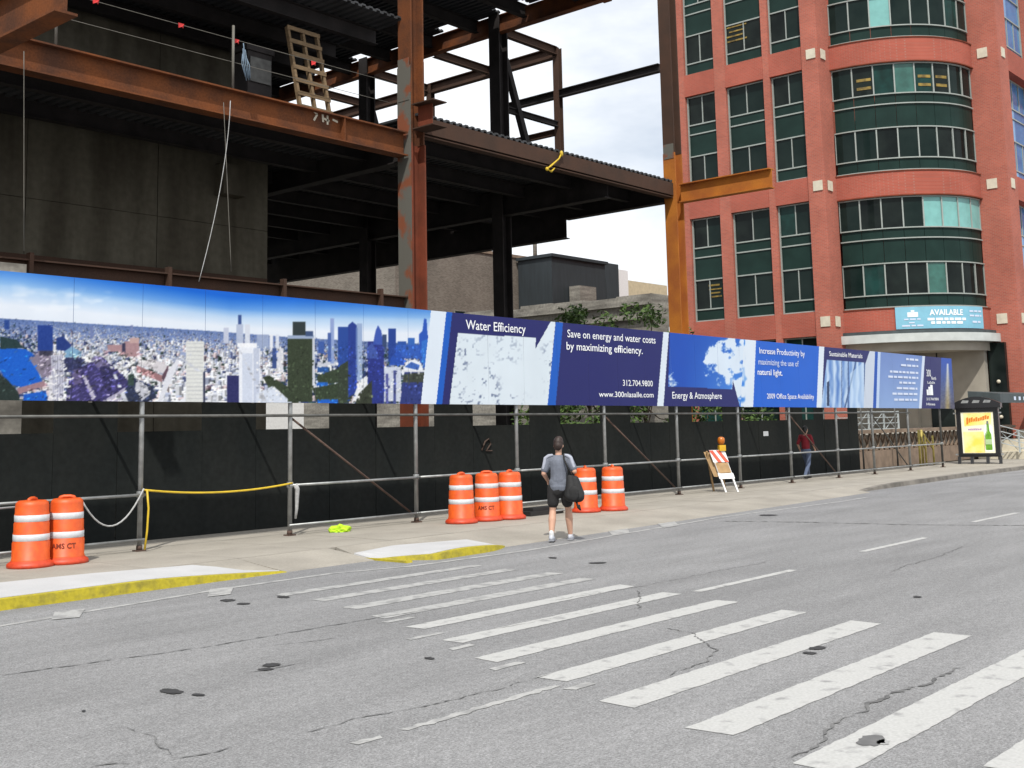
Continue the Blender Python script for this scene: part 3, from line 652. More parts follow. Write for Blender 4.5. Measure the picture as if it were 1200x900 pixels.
    e = R((1084,416,1080,478)); c[e] = (46,48,104)
    e = R((1103,418,1102,478)); kk = np.clip((Y-422)/52, 0, 1)[...,None]; pc = np.array([48,84,178.])*(1-kk)+np.array([92,92,110.])*kk
    tw = np.clip(1.2-np.abs(X-1110.5)/(1.2+2.2*np.clip((Y-425)/40, 0, 1)), 0, 1)*(Y > 426); tw = tw[...,None]; tc_ = np.array([206,214,232.])*(1-kk)+np.array([150,136,104.])*kk
    pc = pc*(1-tw)+tc_*tw; pc = pc+(vnoise(X, Y, 1.5, 51)-.5)[...,None]*30*kk; c[e] = np.clip(pc[e], 0, 255)
    return np.clip(c, 0, 255)
banner = world_parts(tag(empty('hoarding_banner', (10, SY-.08, 2.45)), 'long blue printed banner with city panorama and white slogans mounted on the scaffold', 'banner'))
BY = SY-.075; BZ0 = 2.46
def bz1(x): return 4.455-.003*(x-8)
def bz0(x): return 2.53-.0045*(x-8)
x_end = float(onY(1117, 450, BY)[0]); pw = 1.205; x = 3.06; PAN = []
def banner_panel(x0, x1, cell):
    nx = max(2, int((x1-x0)/cell)); nz_ = int(1.95/cell)
    xs_ = np.linspace(x0, x1, nx+1); ts = np.linspace(0, 1, nz_+1)
    X, T = np.meshgrid(xs_, ts); Z = bz0(X)+(bz1(X)-bz0(X))*T; Yv = BY+.004*np.sin(X*2.6+T*2)*1.0
    P = np.stack([X, Yv, Z], -1).reshape(-1, 3); px, py = project(P)
    col = lin(art(px.reshape(X.shape), py.reshape(X.shape)).reshape(-1, 3))*.86
    n = nx+1; i = np.arange(nx)[None]+np.arange(nz_)[:,None]*n; i = i.ravel(); F = np.stack([i, i+1, i+n+1, i+n], -1)
    # thin board: closed by a back face and edges
    b = len(P); c4 = [0, nx, nz_*n+nx, nz_*n]; back = P[c4]+np.array([0,.02,0])
    bot = list(range(0, n)); topi = list(range(nz_*n, nz_*n+n)); lef = [k*n for k in range(nz_+1)]; rig = [k*n+nx for k in range(nz_+1)]
    faces = [tuple(f) for f in F.tolist()] + [(b, b+3, b+2, b+1), tuple(bot[::-1]+[b, b+1]), tuple(topi+[b+2, b+3]), tuple(lef+[b+3, b]), tuple(rig[::-1]+[b+1, b+2])]
    me = bpy.data.meshes.new('panel'); me.from_pydata(np.vstack([P, back]).tolist(), [], faces)
    ca = me.color_attributes.new('Col', 'FLOAT_COLOR', 'POINT'); full = np.ones((len(P)+4, 4)); full[:len(P),:3] = col; full[len(P):,:3] = .3
    ca.data.foreach_set('color', full.ravel()); me.materials.append(MATS['sign_print']); me.update()
    return link('panel', me, banner)
while x < x_end-.05:
    x1 = min(x+pw, x_end); banner_panel(x+.003, x1-.003, .0145 if x < 17.5 else .02); x = x1
for xa in np.arange(3.2, x_end, 3.1):
    MB().box(xa, xa+.05, BY+.024, BY+.06, 2.5, 4.3).build('batten', 'sign_back', banner)
# lettering (flat letters just proud of the boards)
def btext(txt, pl, pr, yb, hpx, m='letter_white', bold=.004):
    a = onY(pl, yb, BY-.009); b = onY(pr, yb, BY-.009); h = np.linalg.norm(onY(pl, yb-hpx, BY)-onY(pl, yb, BY))
    return text_obj(txt, (a[0], BY-.009, a[2]), (1,0,0), (0,0,1), b[0]-a[0], h, m, banner, bold)
btext('Water Efficiency', 546, 616, 385.5, 11, bold=.006)
btext('Save on energy and water costs', 665, 768, 395, 9); btext('by maximizing efficiency.', 664, 753, 409.5, 9, bold=.008)
btext('312.704.9800', 730, 765, 452, 7); btext('www.300nlasalle.com', 702, 766, 465, 6.5, bold=.006)
btext('Energy & Atmosphere', 788, 846, 467, 8)
btext('Increase Productivity by', 890, 943, 414, 7); btext('maximizing the use of', 889, 936, 427, 7, 'letter_pale'); btext('natural light.', 888, 917, 439, 7, bold=.008)
btext('2009 Office Space Availability', 899, 954, 467, 6)
btext('Sustainable Materials', 972, 1010.5, 417, 5.5)
for yb, pl, pr in ((422,1062,1076),(429,1056,1076),(436.5,1043,1076),(442.5,1041,1076),(449.5,1054,1075),(456,1051,1075),(462.5,1046,1075),(469.5,1048,1075)):
    a = onY(pl, yb, BY-.009); b = onY(pr, yb, BY-.009); mb = MB(); xx = a[0]
    while xx < b[0]-.1:
        w_ = min(random.uniform(.18, .5), b[0]-xx); mb.box(xx, xx+w_, BY-.012, BY-.008, a[2], a[2]+.075); xx += w_+.09
    mb.build('text_line', 'letter_pale', banner)
btext('300', 1086, 1091, 441, 8); btext('North', 1091.5, 1097, 445, 4); btext('LaSalle', 1087, 1095.5, 449.5, 3)
mbx = MB()
for k, (w_, h_) in enumerate(((.20,.28),(.18,.42),(.22,.52))):
    a = onY(1086+k*2.2, 463, BY); mbx.box(a[0], a[0]+w_*1.1, BY-.012, BY-.008, a[2], a[2]+h_*.75)
mbx.build('tower_logo', 'letter_white', banner)
btext('312.704.9800', 1086, 1100, 469, 3); btext('Hines', 1086, 1096, 475, 3)

# ------------------------------------------------------------------ steel frame under construction
SF = world_parts(tag(empty('steel_frame_building', (19.95, 20.5, 0)), 'unfinished rusty steel frame building with dark floor decks and concrete core behind the banner', 'building'))
Yc = 20.5; XA, XBc = 19.95, 32.02; XP = 8.05
XL = 31.82; X1 = 28.65; Y2 = 25.12; YE = 46.0
def column(x, y, z0, z1, w, m, dpt=None, tf=.045):
    return MB().ibeam((x, y, z0), (x, y, z1), dpt or w, w, tf, .035, up=(1,0,0)).build('column', m, SF)
# front columns: web faces the street; splice plates and brackets
ca_ = column(XA, Yc, 0, 9.1, .50, 'rust_red'); column(XA, Yc, 9.1, 26, .46, 'rust')
MB().box(XA-.262, XA-.252, Yc-.24, Yc+.24, 4.4, 11.1).build('primer_patch', 'primer_grey', ca_)
MB().box(XA-.275, XA-.263, Yc-.20, Yc+.20, 10.2, 11.3).box(XA+.252, XA+.27, Yc-.2, Yc+.2, 10.2, 11.3).build('splice_plate', 'primer_grey', SF)
for zz in (9.42, 10.05): MB().box(XA-.24, XA+.26, Yc-1.0, Yc-.252, zz, zz+.03).build('bracket_plate', 'rust_brown', SF)
MB().box(XA-.012, XA+.012, Yc-.75, Yc-.252, 9.452, 10.048).build('bracket_web', 'rust_red', SF)
column(XBc, Yc, 0, 10.9, .46, 'rust_bright'); column(XBc, Yc, 10.9, 26, .44, 'rust_brown')
for xx in (XBc-.245, XBc+.232): MB().box(xx, xx+.013, Yc-.2, Yc+.2, 10.7, 11.2).build('splice_plate', 'primer_grey', SF)
column(XP, Yc, 0, 26, .46, 'rust')
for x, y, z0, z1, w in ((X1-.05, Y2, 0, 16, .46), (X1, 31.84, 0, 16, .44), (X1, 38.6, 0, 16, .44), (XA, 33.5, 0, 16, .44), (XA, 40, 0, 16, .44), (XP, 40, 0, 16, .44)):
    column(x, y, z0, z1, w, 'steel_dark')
for y in (Y2, 31.6, 38.4): column(XL, y, 9.9, 15.6, .24, 'rust_brown', tf=.02)
# street-side beams
MB().ibeam((-8, Yc, 9.06), (XA-.3, Yc, 9.06), .62, .36, .035, .03).build('edge_beam', 'rust', SF)
MB().ibeam((XA+.28, Yc, 9.62), (XBc-.25, Yc, 9.62), .50, .26, .03, .03).build('edge_beam', 'rust_brown', SF)
MB().box(XA+.27, XBc-.24, Yc-.135, Yc-.125, 9.45, 9.86).build('edge_plate', 'rust_brown', SF)
MB().ibeam((-8, Yc+.05, 5.06), (XA-.27, Yc+.05, 5.06), .34, .3, .03, .02).build('ledger_beam', 'rust_brown', SF)
for xx in np.arange(-1.5, XA-.5, 2.9): MB().box(xx-.04, xx+.04, Yc-.12, Yc+.02, 4.93, 5.35).build('stiffener', 'rust_brown', SF)
for xx in (17.6,): MB().box(xx-.012, xx+.012, Yc-.17, Yc-.02, 8.79, 9.33).build('stiffener', 'rust', SF)
for (a, b_) in (((366,128),(372,134)), ((372,134),(368,141)), ((378,131),(379,143)), ((380,139),(386,142)), ((384,134),(384,146)), ((390,140),(396,143))):
    p, q_ = onY(*a, Yc-.03), onY(*b_, Yc-.03); MB().obox((p[0], Yc-.022, p[2]), (q_[0], Yc-.022, q_[2]), .05, .012, up=(0,-1,0)).build('chalk_mark', 'cream_stone', SF)
# cantilever stubs towards the street
MB().ibeam((XBc+.02, Yc-.26, 9.52), (XBc+.02, 16.9, 9.52), .62, .30, .035, .03).build('cantilever_beam', 'rust_bright', SF)
MB().ibeam((XP, Yc-.26, 8.50), (XP, 15.45, 8.50), .80, .36, .04, .03).build('cantilever_beam', 'rust', SF)
# corrugated floor decks
def deck(x0, x1, y0, y1, z, name='floor_deck', pitch=.24, hgt=.05, th=.06):
    v = []; xs_ = []; k = 0; x = x0
    while x < x1-1e-6:
        for fx, up in ((0,0),(.42,0),(.5,1),(.92,1)):
            xx = x+fx*pitch
            if xx < x1: xs_.append((xx, up))
        x += pitch
    xs_.append((x1, 0)); n = len(xs_)
    for xx, up in xs_: v += [(xx, y0, z+up*hgt), (xx, y1, z+up*hgt)]
    for xx, up in xs_: v += [(xx, y0, z+th+up*hgt*.7), (xx, y1, z+th+up*hgt*.7)]
    f = [(2*i, 2*i+2, 2*i+3, 2*i+1) for i in range(n-1)]; o = 2*n
    f += [(o+2*i, o+2*i+1, o+2*i+3, o+2*i+2) for i in range(n-1)]
    f += [(2*i, o+2*i, o+2*i+2, 2*i+2) for i in range(n-1)] + [(2*i+1, 2*i+3, o+2*i+3, o+2*i+1) for i in range(n-1)]
    f += [(0,1,o+1,o), (2*n-2, o+2*n-2, o+2*n-1, 2*n-1)]
    return MB().add(v, f).build(name, 'deck_metal', SF)
deck(-8, XA-.1, Yc+.45, YE, 9.30); deck(XA+.1, XL-.65, Yc-.10, YE, 9.885)
for y0, y1 in ((Yc-.10, 27.0), (28.0, 30.2), (31.1, 41.5), (42.6, YE)): deck(XL-.65, XL+.1, y0, y1, 9.885)
deck(11.8, X1-.62, Yc-.4, YE, 15.98); deck(11.8, XA-.1, Yc+.1, 25.3, 12.35)
for y in (21.6, 23.2, 24.6): MB().ibeam((11.8, y, 12.13), (XA-.2, y, 12.13), .40, .2, .02, .014).build('joist', 'steel_dark', SF)
MB().ibeam((11.9, Yc, 12.0), (11.9, 25.0, 12.0), .5, .25).build('girder', 'steel_dark', SF)
for y0, y1 in ((Yc-.4, 23.6), (24.9, 26.2), (27.6, 31.0), (32.2, 33.4), (34.7, YE)): deck(X1-.62, X1-.16, y0, y1, 15.98)
# girders and joists, level one
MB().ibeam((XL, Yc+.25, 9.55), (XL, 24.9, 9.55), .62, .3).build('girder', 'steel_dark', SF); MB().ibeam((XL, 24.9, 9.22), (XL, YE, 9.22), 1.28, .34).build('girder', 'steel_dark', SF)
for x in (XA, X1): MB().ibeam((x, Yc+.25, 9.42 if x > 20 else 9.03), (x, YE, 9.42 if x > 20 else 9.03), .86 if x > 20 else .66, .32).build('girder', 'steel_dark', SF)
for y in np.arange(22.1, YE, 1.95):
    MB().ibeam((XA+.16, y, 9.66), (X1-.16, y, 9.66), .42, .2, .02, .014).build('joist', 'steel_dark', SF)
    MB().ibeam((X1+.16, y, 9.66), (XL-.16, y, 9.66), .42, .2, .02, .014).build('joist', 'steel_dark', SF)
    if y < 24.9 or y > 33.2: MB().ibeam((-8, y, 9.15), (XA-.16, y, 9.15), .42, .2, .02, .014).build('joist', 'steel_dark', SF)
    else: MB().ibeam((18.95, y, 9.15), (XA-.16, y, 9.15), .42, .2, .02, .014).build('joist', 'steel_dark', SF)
# level two framing
MB().ibeam((X1, Yc-1.8, 15.66), (X1, YE, 15.66), .60, .30).build('edge_beam', 'rust', SF)
MB().ibeam((XL, Y2, 15.45), (XL, YE-2, 15.45), .40, .26).build('edge_beam', 'rust_brown', SF)
for y in (Y2, 28.4, 31.7, 35.1, 38.4, 41.7): MB().ibeam((X1+.16, y, 15.47), (XL-.12, y, 15.47), .30, .2, .02, .014).build('outrigger', 'rust_brown', SF)
for y in np.arange(21.6, YE, 2.2): MB().ibeam((11.8, y, 15.75), (X1-.16, y, 15.75), .42, .2, .02, .014).build('joist', 'steel_dark', SF)
MB().ibeam((XA, Yc+.25, 15.6), (XA, YE, 15.6), .7, .3).build('girder', 'steel_dark', SF)
MB().ibeam((11.8, Yc, 15.6), (X1, Yc, 15.6), .7, .3).build('edge_beam', 'rust', SF)
MB().ibeam((XL, Yc+.24, 13.88), (XL, 27.5, 13.88), .28, .22).build('brace_beam', 'steel_dark', SF)
MB().ibeam((X1+.2, Y2, 12.75), (XL-.12, Y2, 12.75), .20, .16).build('brace_beam', 'steel_dark', SF)
MB().ibeam((XL, Y2+.12, 12.5), (XL, 28.0, 12.5), .22, .18).build('brace_beam', 'rust_brown', SF)
MB().obox((X1+.25, Y2-.02, 14.5), (30.6, Y2-.02, 10.0), .2, .2).build('diagonal_brace', 'steel_dark', SF)
MB().obox((X1+.25, 31.84, 14.0), (30.3, 31.84, 10.0), .2, .2).build('diagonal_brace', 'steel_dark', SF)
MB().obox((X1+.25, 31.6, 12.6), (XL, 31.6, 12.6), .18, .2).build('brace_beam', 'steel_dark', SF)
# concrete core: lifts of board-marked concrete
for i in range(7):
    z0 = i*2.45; z1 = min(z0+2.45, 15.9)
    for k in range(8):
        x0 = 18.9-(k+1)*3.35; MB().box(x0+.008, x0+3.342, 25.0+random.uniform(0,.012), 33.0, z0+.006, z1-.006).build('core_lift', 'core_concrete', SF)
MB().box(-7.9, 18.85, 25.05, 32.9, 0, 15.85).build('core_joint', 'rust_brown', SF)
MB().box(-7.9, 18.85, 24.93, 24.985, 5.9, 6.05).build('stain_ledge', 'rust_brown', SF)
MB().box(17.2, 17.9, 24.6, 24.99, 8.1, 8.9).build('corbel', 'core_concrete', SF)
# loose things on the frame
def cable(name, p, q, sag, r, m, label, cat, group=None, n=14):
    P = [Vector(p).lerp(Vector(q), i/n)-Vector((0,0,4*sag*(i/n)*(1-i/n))) for i in range(n+1)]
    return tag(MB().tube(P, r, 5).build(name, m), label, cat, group)
cable('safety_cable', (-7, 20.85, 10.62), (XA-.3, 20.85, 10.74), .05, .007, 'rope_dark', 'upper thin safety cable strung above the rusty beam beside the concrete core', 'cable')
cable('safety_cable', (-7, 20.85, 10.15), (XA-.3, 20.85, 10.2), .05, .007, 'rope_dark', 'lower thin safety cable strung just above the rusty beam', 'cable')
FL = ('small red warning flag on the safety cable nearest the cantilevered beam', 'small red warning flag on the safety cable in the middle of the concrete core', 'small red warning flag on the safety cable beside the blue slings', 'small red warning flag on the safety cable in front of the wooden pallet')
for i, xx in enumerate((11.47, 13.44, 14.86, 17.05)):
    tag(MB().prism([(xx-.07, 20.83, 10.70), (xx+.07, 20.83, 10.70), (xx+.05, 20.83, 10.60), (xx, 20.80, 10.62), (xx-.06, 20.83, 10.59)], (0,-.012,0)).build('safety_flag', 'flag_red'), FL[i], 'flag', 'red flags on the safety cable')
for xx in (14.7, 10.6): tag(MB().tube([(xx, 20.72, 9.4), (xx, 20.72, 10.95)], .03, 6).box(xx-.08, xx+.08, 20.64, 20.8, 9.372, 9.4).build('stanchion', 'rope_dark'), 'short steel stanchion on the rusty beam with blue slings hung beside it' if xx > 12 else 'short steel stanchion on the rusty beam close to the cantilevered beam', 'stanchion', 'stanchions on the left beam')
rp_ = onY(268, 60, 20.15); st = MB()
for k in range(5):
    st.tube([(14.55+.04*k+random.uniform(-.03,.03), 20.18+.02*k, 10.4-.13*abs(k-2)), (14.50+.05*k, 20.12, 9.9), (14.58+.03*k, 20.1, 9.5+.2*random.random())], .012, 5)
tag(st.build('sling', 'strap_blue'), 'bundle of pale blue lifting slings hanging over the rusty beam', 'sling')
a, b = onY(270, 118, 20.2), onY(233, 330, 20.2)
P = [(a[0]+(b[0]-a[0])*t**1.6, 20.2, a[2]+(b[2]-a[2])*t) for t in [i/12 for i in range(13)]]
tag(MB().tube(P, .009, 5).build('rope', 'rope_white'), 'pale rope hanging from the rusty beam in front of the concrete core', 'rope')
tag(MB().tube([(onY(28, 60+k*26, 20.25)[0], 20.25, onY(28, 60+k*26, 20.25)[2]) for k in range(10)], .008, 5).build('rope', 'rope_dark'), 'thin dark line hanging straight down from the cantilevered beam', 'rope')
tag(MB().tube([(onY(262+k, 120+k*22, 20.3)[0], 20.3, onY(262+k, 120+k*22, 20.3)[2]) for k in range(10)], .008, 5).build('rope', 'rope_dark'), 'thin dark line beside the pale hanging rope', 'rope')
# wooden rack leaning on the left beam
pal = empty('wooden_pallet', (17.45, 21.2, 9.63)); tag(pal, 'pale wooden slatted pallet standing on the deck beside the concrete core', 'pallet')
for k in range(3): MB().obox((-.5+k*.45, 0, 0), (-.62+k*.45, .35, 2.05), .07, .1, up=(0,-1,0)).build('stringer', 'wood_pale', pal)
for k in range(7):
    t = k/6; MB().obox((-.55-.12*t, .35*t-.07, .02+2.0*t), (.45-.12*t, .35*t-.07, .02+2.0*t), .02, .1).build('slat', 'wood_pale', pal)
hz_ = empty('site_machine', (16.3, 22.2, 9.63)); tag(hz_, 'dark boxy site machine on the deck against the concrete core', 'machine')  # dark machine housing, no light in it
MB().box(-.35, .35, -.3, .3, .25, 1.35).box(-.4, .4, -.34, .34, 1.353, 1.5).build('housing', 'steel_dark', hz_); MB().box(-.3, .3, -.34, -.305, .6, 1.2).build('grille', 'galv_dark', hz_)
for sx in (-.28, .28): MB().box(sx-.05, sx+.05, -.25, .25, 0, .247).build('foot', 'steel_dark', hz_)
yh = [onY(658, 180, 20.3), onY(655, 186, 20.3), onY(646, 194, 20.3), onY(641, 198, 20.3), onY(646, 201, 20.3), onY(650, 197, 20.3)]
tag(MB().tube([tuple(p) for p in yh], [.03,.022,.03,.04,.03,.015], 6).ball(tuple(yh[0]), (.06,.05,.09)).ball(tuple(yh[3]), (.05,.05,.06)).build('yellow_strap', 'yellow_hose'), 'yellow strap with hook hanging from the deck edge', 'strap')
ub = empty('utility_box', (9.0, 19.9, 0)); tag(ub, 'pale grey site cabin box with small dark window showing above the banner', 'cabin')
MB().box(-4.0, .62, -.3, 1.2, SW, 5.0).build('body', 'old_grey', ub); MB().box(-.6, .05, -.33, -.302, 4.75, 4.97).build('window', 'glass_dark', ub)

# ------------------------------------------------------------------ things on the sidewalk
def make_drum(label, txt=None):
    r = empty('traffic_drum'); tag(r, label, 'traffic drum', 'orange traffic drums along the scaffold')
    body = [(.285,.09),(.285,.12),(.278,.125),(.278,.36),(.268,.37),(.268,.50),(.262,.51),(.262,.64),(.255,.65),(.255,.78),(.248,.79),(.248,.90),(.235,.945),(.20,.97),(.13,.975),(.12,.95),(.0,.95)]
    MB().lathe(body, n=28).build('body', 'drum_orange', r)
    for z0, z1, ra in ((.385,.485,.2705),(.665,.765,.2575)):
        MB().lathe([(ra-.006,z0),(ra,z0+.004),(ra,z1-.004),(ra-.006,z1)], n=28).build('reflective_band', 'band_white', r)
    MB().lathe([(.0,.0),(.345,.0),(.35,.03),(.34,.06),(.30,.085),(.287,.10)], n=28).build('base_ring', 'drum_base', r)
    MB().tube([(-.12,0,.955),(-.10,0,.985),(-.05,0,.998),(.05,0,.998),(.10,0,.985),(.12,0,.955)], .030, 8).build('handle', 'drum_orange', r)
    if txt:
        me, co = text_mesh(txt, .38, .075, .02); P = []
        for x, y, _ in co:
            a = -math.pi/2+(x-.19)/.28; P.append((.2835*math.cos(a), .2835*math.sin(a), .24+y))
        me.vertices.foreach_set('co', np.array(P).ravel()); me.materials.clear(); me.materials.append(MATS['stencil']); link('lettering', me, r)
    return r
spots = [((36,651),0,'orange and white traffic drum with plain foot, beyond its lettered neighbour from the yellow hose'),
         ((77,648),1,'orange and white traffic drum with dark stencilled lettering, nearest the yellow hose'),
         ((541,613),0,'plain orange traffic drum standing farthest from the walking man in the group of three'),
         ((571,610),1,'stencilled orange traffic drum in the middle of the group of three'),
         ((598,608),0,'plain orange traffic drum in the group of three, closest to the walking man'),
         ((687,600),0,'orange traffic drum half hidden by the shoulder bag of the walking man'),
         ((719,598),0,'orange traffic drum just past the walking man, fully in view')]
for i, (p, tx, lab) in enumerate(spots):
    q = onz(p[0], p[1], SW)
    if i < 2: q = onY(p[0], p[1], 16.45)
    d = make_drum(lab, 'AMS CT' if tx else None); d.location = (q[0], q[1], SW+.003); d.scale = (.93, .93, .97)
    d.rotation_euler = (0, 0, math.atan2(q[1], q[0])-math.pi/2+random.uniform(-.1,.1)+(-.15 if tx else 0)) if tx else (0, 0, random.uniform(0, .8))
# yellow hose, ropes, hi-vis cloth
p0, p1 = Vector((PX[2], SY-.07, 1.10)), Vector((PX[3], SY-.07, 1.06))
P = [p0.lerp(p1, i/16)-Vector((0,0,.10*4*(i/16)*(1-i/16))) for i in range(17)]
tag(MB().tube(P, .018, 7).build('yellow_hose', 'yellow_hose'), 'yellow plastic hose strung between two scaffold posts', 'hose')
tag(MB().tube([(PX[2]+.06, SY-.10, 1.10), (PX[2]+.08, SY-.12, .8), (PX[2]+.05, SY-.14, .45), (PX[2]+.0, SY-.16, .16)], .017, 6).build('yellow_tape', 'yellow_hose'), 'yellow strip hanging down a scaffold post to the ground', 'tape')
pa = onY(95, 581, SY-.1); P = [Vector((pa[0], SY-.1, 1.02)).lerp(Vector((PX[2], SY-.1, 1.12)), i/14)-Vector((0,0,.50*4*(i/14)*(1-i/14))) for i in range(15)]
tag(MB().tube(P, .014, 6).build('rope', 'rope_white'), 'white rope looping down between the traffic drum and the scaffold post', 'rope')
tag(MB().tube([(3.5, SY-.1, 1.0), (6.2, SY-.1, .93), (pa[0]-.6, SY-.1, .97)], .016, 6).build('rope', 'rope_white'), 'white rope stretched along the rail behind the traffic drums', 'rope')
tag(MB().tube([(PX[3]+.07, SY-.06, 1.03), (PX[3]+.11, SY-.07, .95), (PX[3]+.10, SY-.07, .6), (PX[3]+.08, SY-.06, .42)], [.05,.045,.03,.02], 6).build('plastic_wrap', 'rope_white'), 'scrap of clear plastic wrapped on a scaffold post', 'plastic')
def cloth(name, loc, r, m, label, cat):
    bm = bmesh.new(); bmesh.ops.create_icosphere(bm, subdivisions=3, radius=1)
    for v in bm.verts:
        n = math.sin(v.co.x*7+1)*math.cos(v.co.y*6)*.25+random.uniform(-.09,.09); v.co *= 1+n; v.co.x *= r[0]; v.co.y *= r[1]; v.co.z = max(0, v.co.z*r[2]+r[2]*.25)
    me = bpy.data.meshes.new(name); bm.to_mesh(me); bm.free(); me.materials.append(MATS[m]); o = link(name, me); o.location = loc; return tag(o, label, cat)
q = onz(361, 620, SW); cloth('hi_vis_vest', (q[0]-.1, 16.75, SW+.002), (.23, .16, .10), 'neon_cloth', 'crumpled neon yellow green vest lying by the scaffold post', 'vest')
bq = onz(640, 602, SW)
rb = empty('rubber_base', (bq[0], bq[1], SW)); tag(rb, 'black rubber sign base lying on the sidewalk behind the walking man', 'rubber base')
MB().box(-.75,.35,-.2,.2,0,.09).box(-.6,.2,-.14,.14,.092,.16).build('block', 'black_rubber', rb); MB().tube([(-.1,-.25,.07),(.9,-.3,.07)], .02, 6).build('bar', 'galvanised', rb)
# A-frame barricade with amber lamp, leaning
bq = onz(858, 578, SW); ba = empty('folding_barricade', (27.75, 16.35, SW), -.45); tag(ba, 'white folding barricade with red striped board and amber lamp leaning by the scaffold', 'barricade')
ba.rotation_euler = (0, 0, math.radians(-38))
def lean(x, z): return -.30*z/1.1*0+0
tilt = .26
for sx in (-.17, .17):
    MB().obox((sx-.0, -.12, 0), (sx-tilt, .22, 1.12), .05, .045, up=(1,0,0)).build('leg', 'plastic_white', ba)
    MB().obox((sx-.10, .52, 0), (sx-tilt-.10, .25, 1.10), .05, .045, up=(1,0,0)).build('rear_leg', 'wood_ply', ba)
def lean_board(z0, z1, m, name, off=0.0, x0=-.22, x1=.22):
    k = lambda z: (-tilt*z/1.12, -.12+.34*z/1.12-.035-off)
    (ax, ay), (bx_, by_) = k(z0), k(z1)
    return MB().prism([(x0+ax, ay, z0), (x1+ax, ay, z0), (x1+bx_, by_, z1), (x0+bx_, by_, z1)], (0, .028, .008)).build(name, m, ba)
lean_board(.80, 1.12, 'plastic_white', 'striped_board')
for k in range(2):
    k0 = -.22+k*.20; z0, z1 = .80, 1.12; f = lambda z: (-tilt*z/1.12, -.12+.34*z/1.12-.041)
    (ax, ay), (bx_, by_) = f(z0), f(z1)
    MB().prism([(k0+.13+ax, ay, z0), (k0+.24+ax, ay, z0), (k0+.10+bx_, by_, z1), (k0-.01+bx_, by_, z1)], (0,.004,.001)).build('red_stripe', 'stripe_red', ba)
lean_board(.52, .78, 'wood_ply', 'brown_board', x0=-.18, x1=.18); lean_board(.36, .50, 'plastic_white', 'lower_board')
MB().prism([(-.40, .12, .42), (-.22, .05, .40), (-.42, .30, 1.06), (-.58, .36, 1.08)], (.02,.04,0)).build('side_board', 'wood_ply', ba)
MB().lathe([(.0,-.11),(.06,-.10),(.095,-.05),(.10,.02),(.085,.075),(.045,.10),(.0,.105)], (-.12, .20, 1.38), 14).build('amber_lamp', 'amber_lens', ba)
MB().box(-.20, -.02, .13, .27, 1.10, 1.26).build('lamp_battery', 'yellow_plastic', ba)

# ------------------------------------------------------------------ people
def cap(mb, a, b, ra, rb, n=12):
    a, b = Vector(a), Vector(b); d = b-a; L_ = d.length; d.normalize(); pts = []; rs = []
    for i in range(5): t = math.pi/2*(i/4); pts.append(a-d*ra*math.cos(t)); rs.append(max(.001, ra*math.sin(t)))
    for i in range(1, 4): pts.append(a.lerp(b, i/4)); rs.append(ra+(rb-ra)*i/4)
    for i in range(5): t = math.pi/2*(i/4); pts.append(b+d*rb*math.sin(t)); rs.append(max(.001, rb*math.cos(t)))
    mb.tube(pts, rs, n)
def fuse(mb, name, m, parent, vox=.010, smooth=6):
    me = mb.mesh(name, m); o = link(name+'_src', me)
    r = o.modifiers.new('r', 'REMESH'); r.mode = 'VOXEL'; r.voxel_size = vox; r.use_smooth_shade = True
    s = o.modifiers.new('s', 'SMOOTH'); s.iterations = smooth; s.factor = .5
    dg = bpy.context.evaluated_depsgraph_get(); dg.update(); res = bpy.data.meshes.new_from_object(o.evaluated_get(dg)); bpy.data.objects.remove(o)
    res.materials.clear(); res.materials.append(MATS[m]); res.polygons.foreach_set('use_smooth', [True]*len(res.polygons)); return link(name, res, parent)
def hand(mb, w, d, side):
    """palm and five fingers continuing along d from the wrist w"""
    w = Vector(w); d = Vector(d).normalized(); sx = d.cross(Vector((1,0,0))).normalized(); nx = Vector((1,0,0))
    cap(mb, w, w+d*.07, .024, .032, 8)
    for k in range(4):
        base = w+d*.08+sx*((k-1.5)*.018); ln = (.060,.072,.068,.05)[k]; mid = base+d*ln*.55-nx*side*.006; cap(mb, base, mid, .0088, .0082, 6); cap(mb, mid, mid+d*ln*.5-nx*side*.022, .0082, .007, 6)
    tb = w+d*.03+sx*.026; cap(mb, tb, tb+d*.035+sx*.022, .0105, .0095, 6); cap(mb, tb+d*.035+sx*.022, tb+d*.065+sx*.018, .0095, .008, 6)
def head(mb, c):
    x, y, z = c
    mb.ball((x, y-.005, z+.015), (.074, .092, .105), 16, 12); mb.ball((x, y+.045, z-.045), (.052, .05, .062), 12, 8)
    mb.ball((x, y+.097, z-.005), (.013, .02, .022), 8, 6)                       # nose
    mb.ball((x, y+.085, z-.055), (.022, .010, .008), 8, 6)                      # mouth
    for s in (-1, 1):
        mb.ball((x+s*.077, y-.005, z-.005), (.012, .022, .034), 8, 6)            # ears
        mb.ball((x+s*.030, y+.082, z+.018), (.012, .010, .008), 8, 6)            # brow and eyes
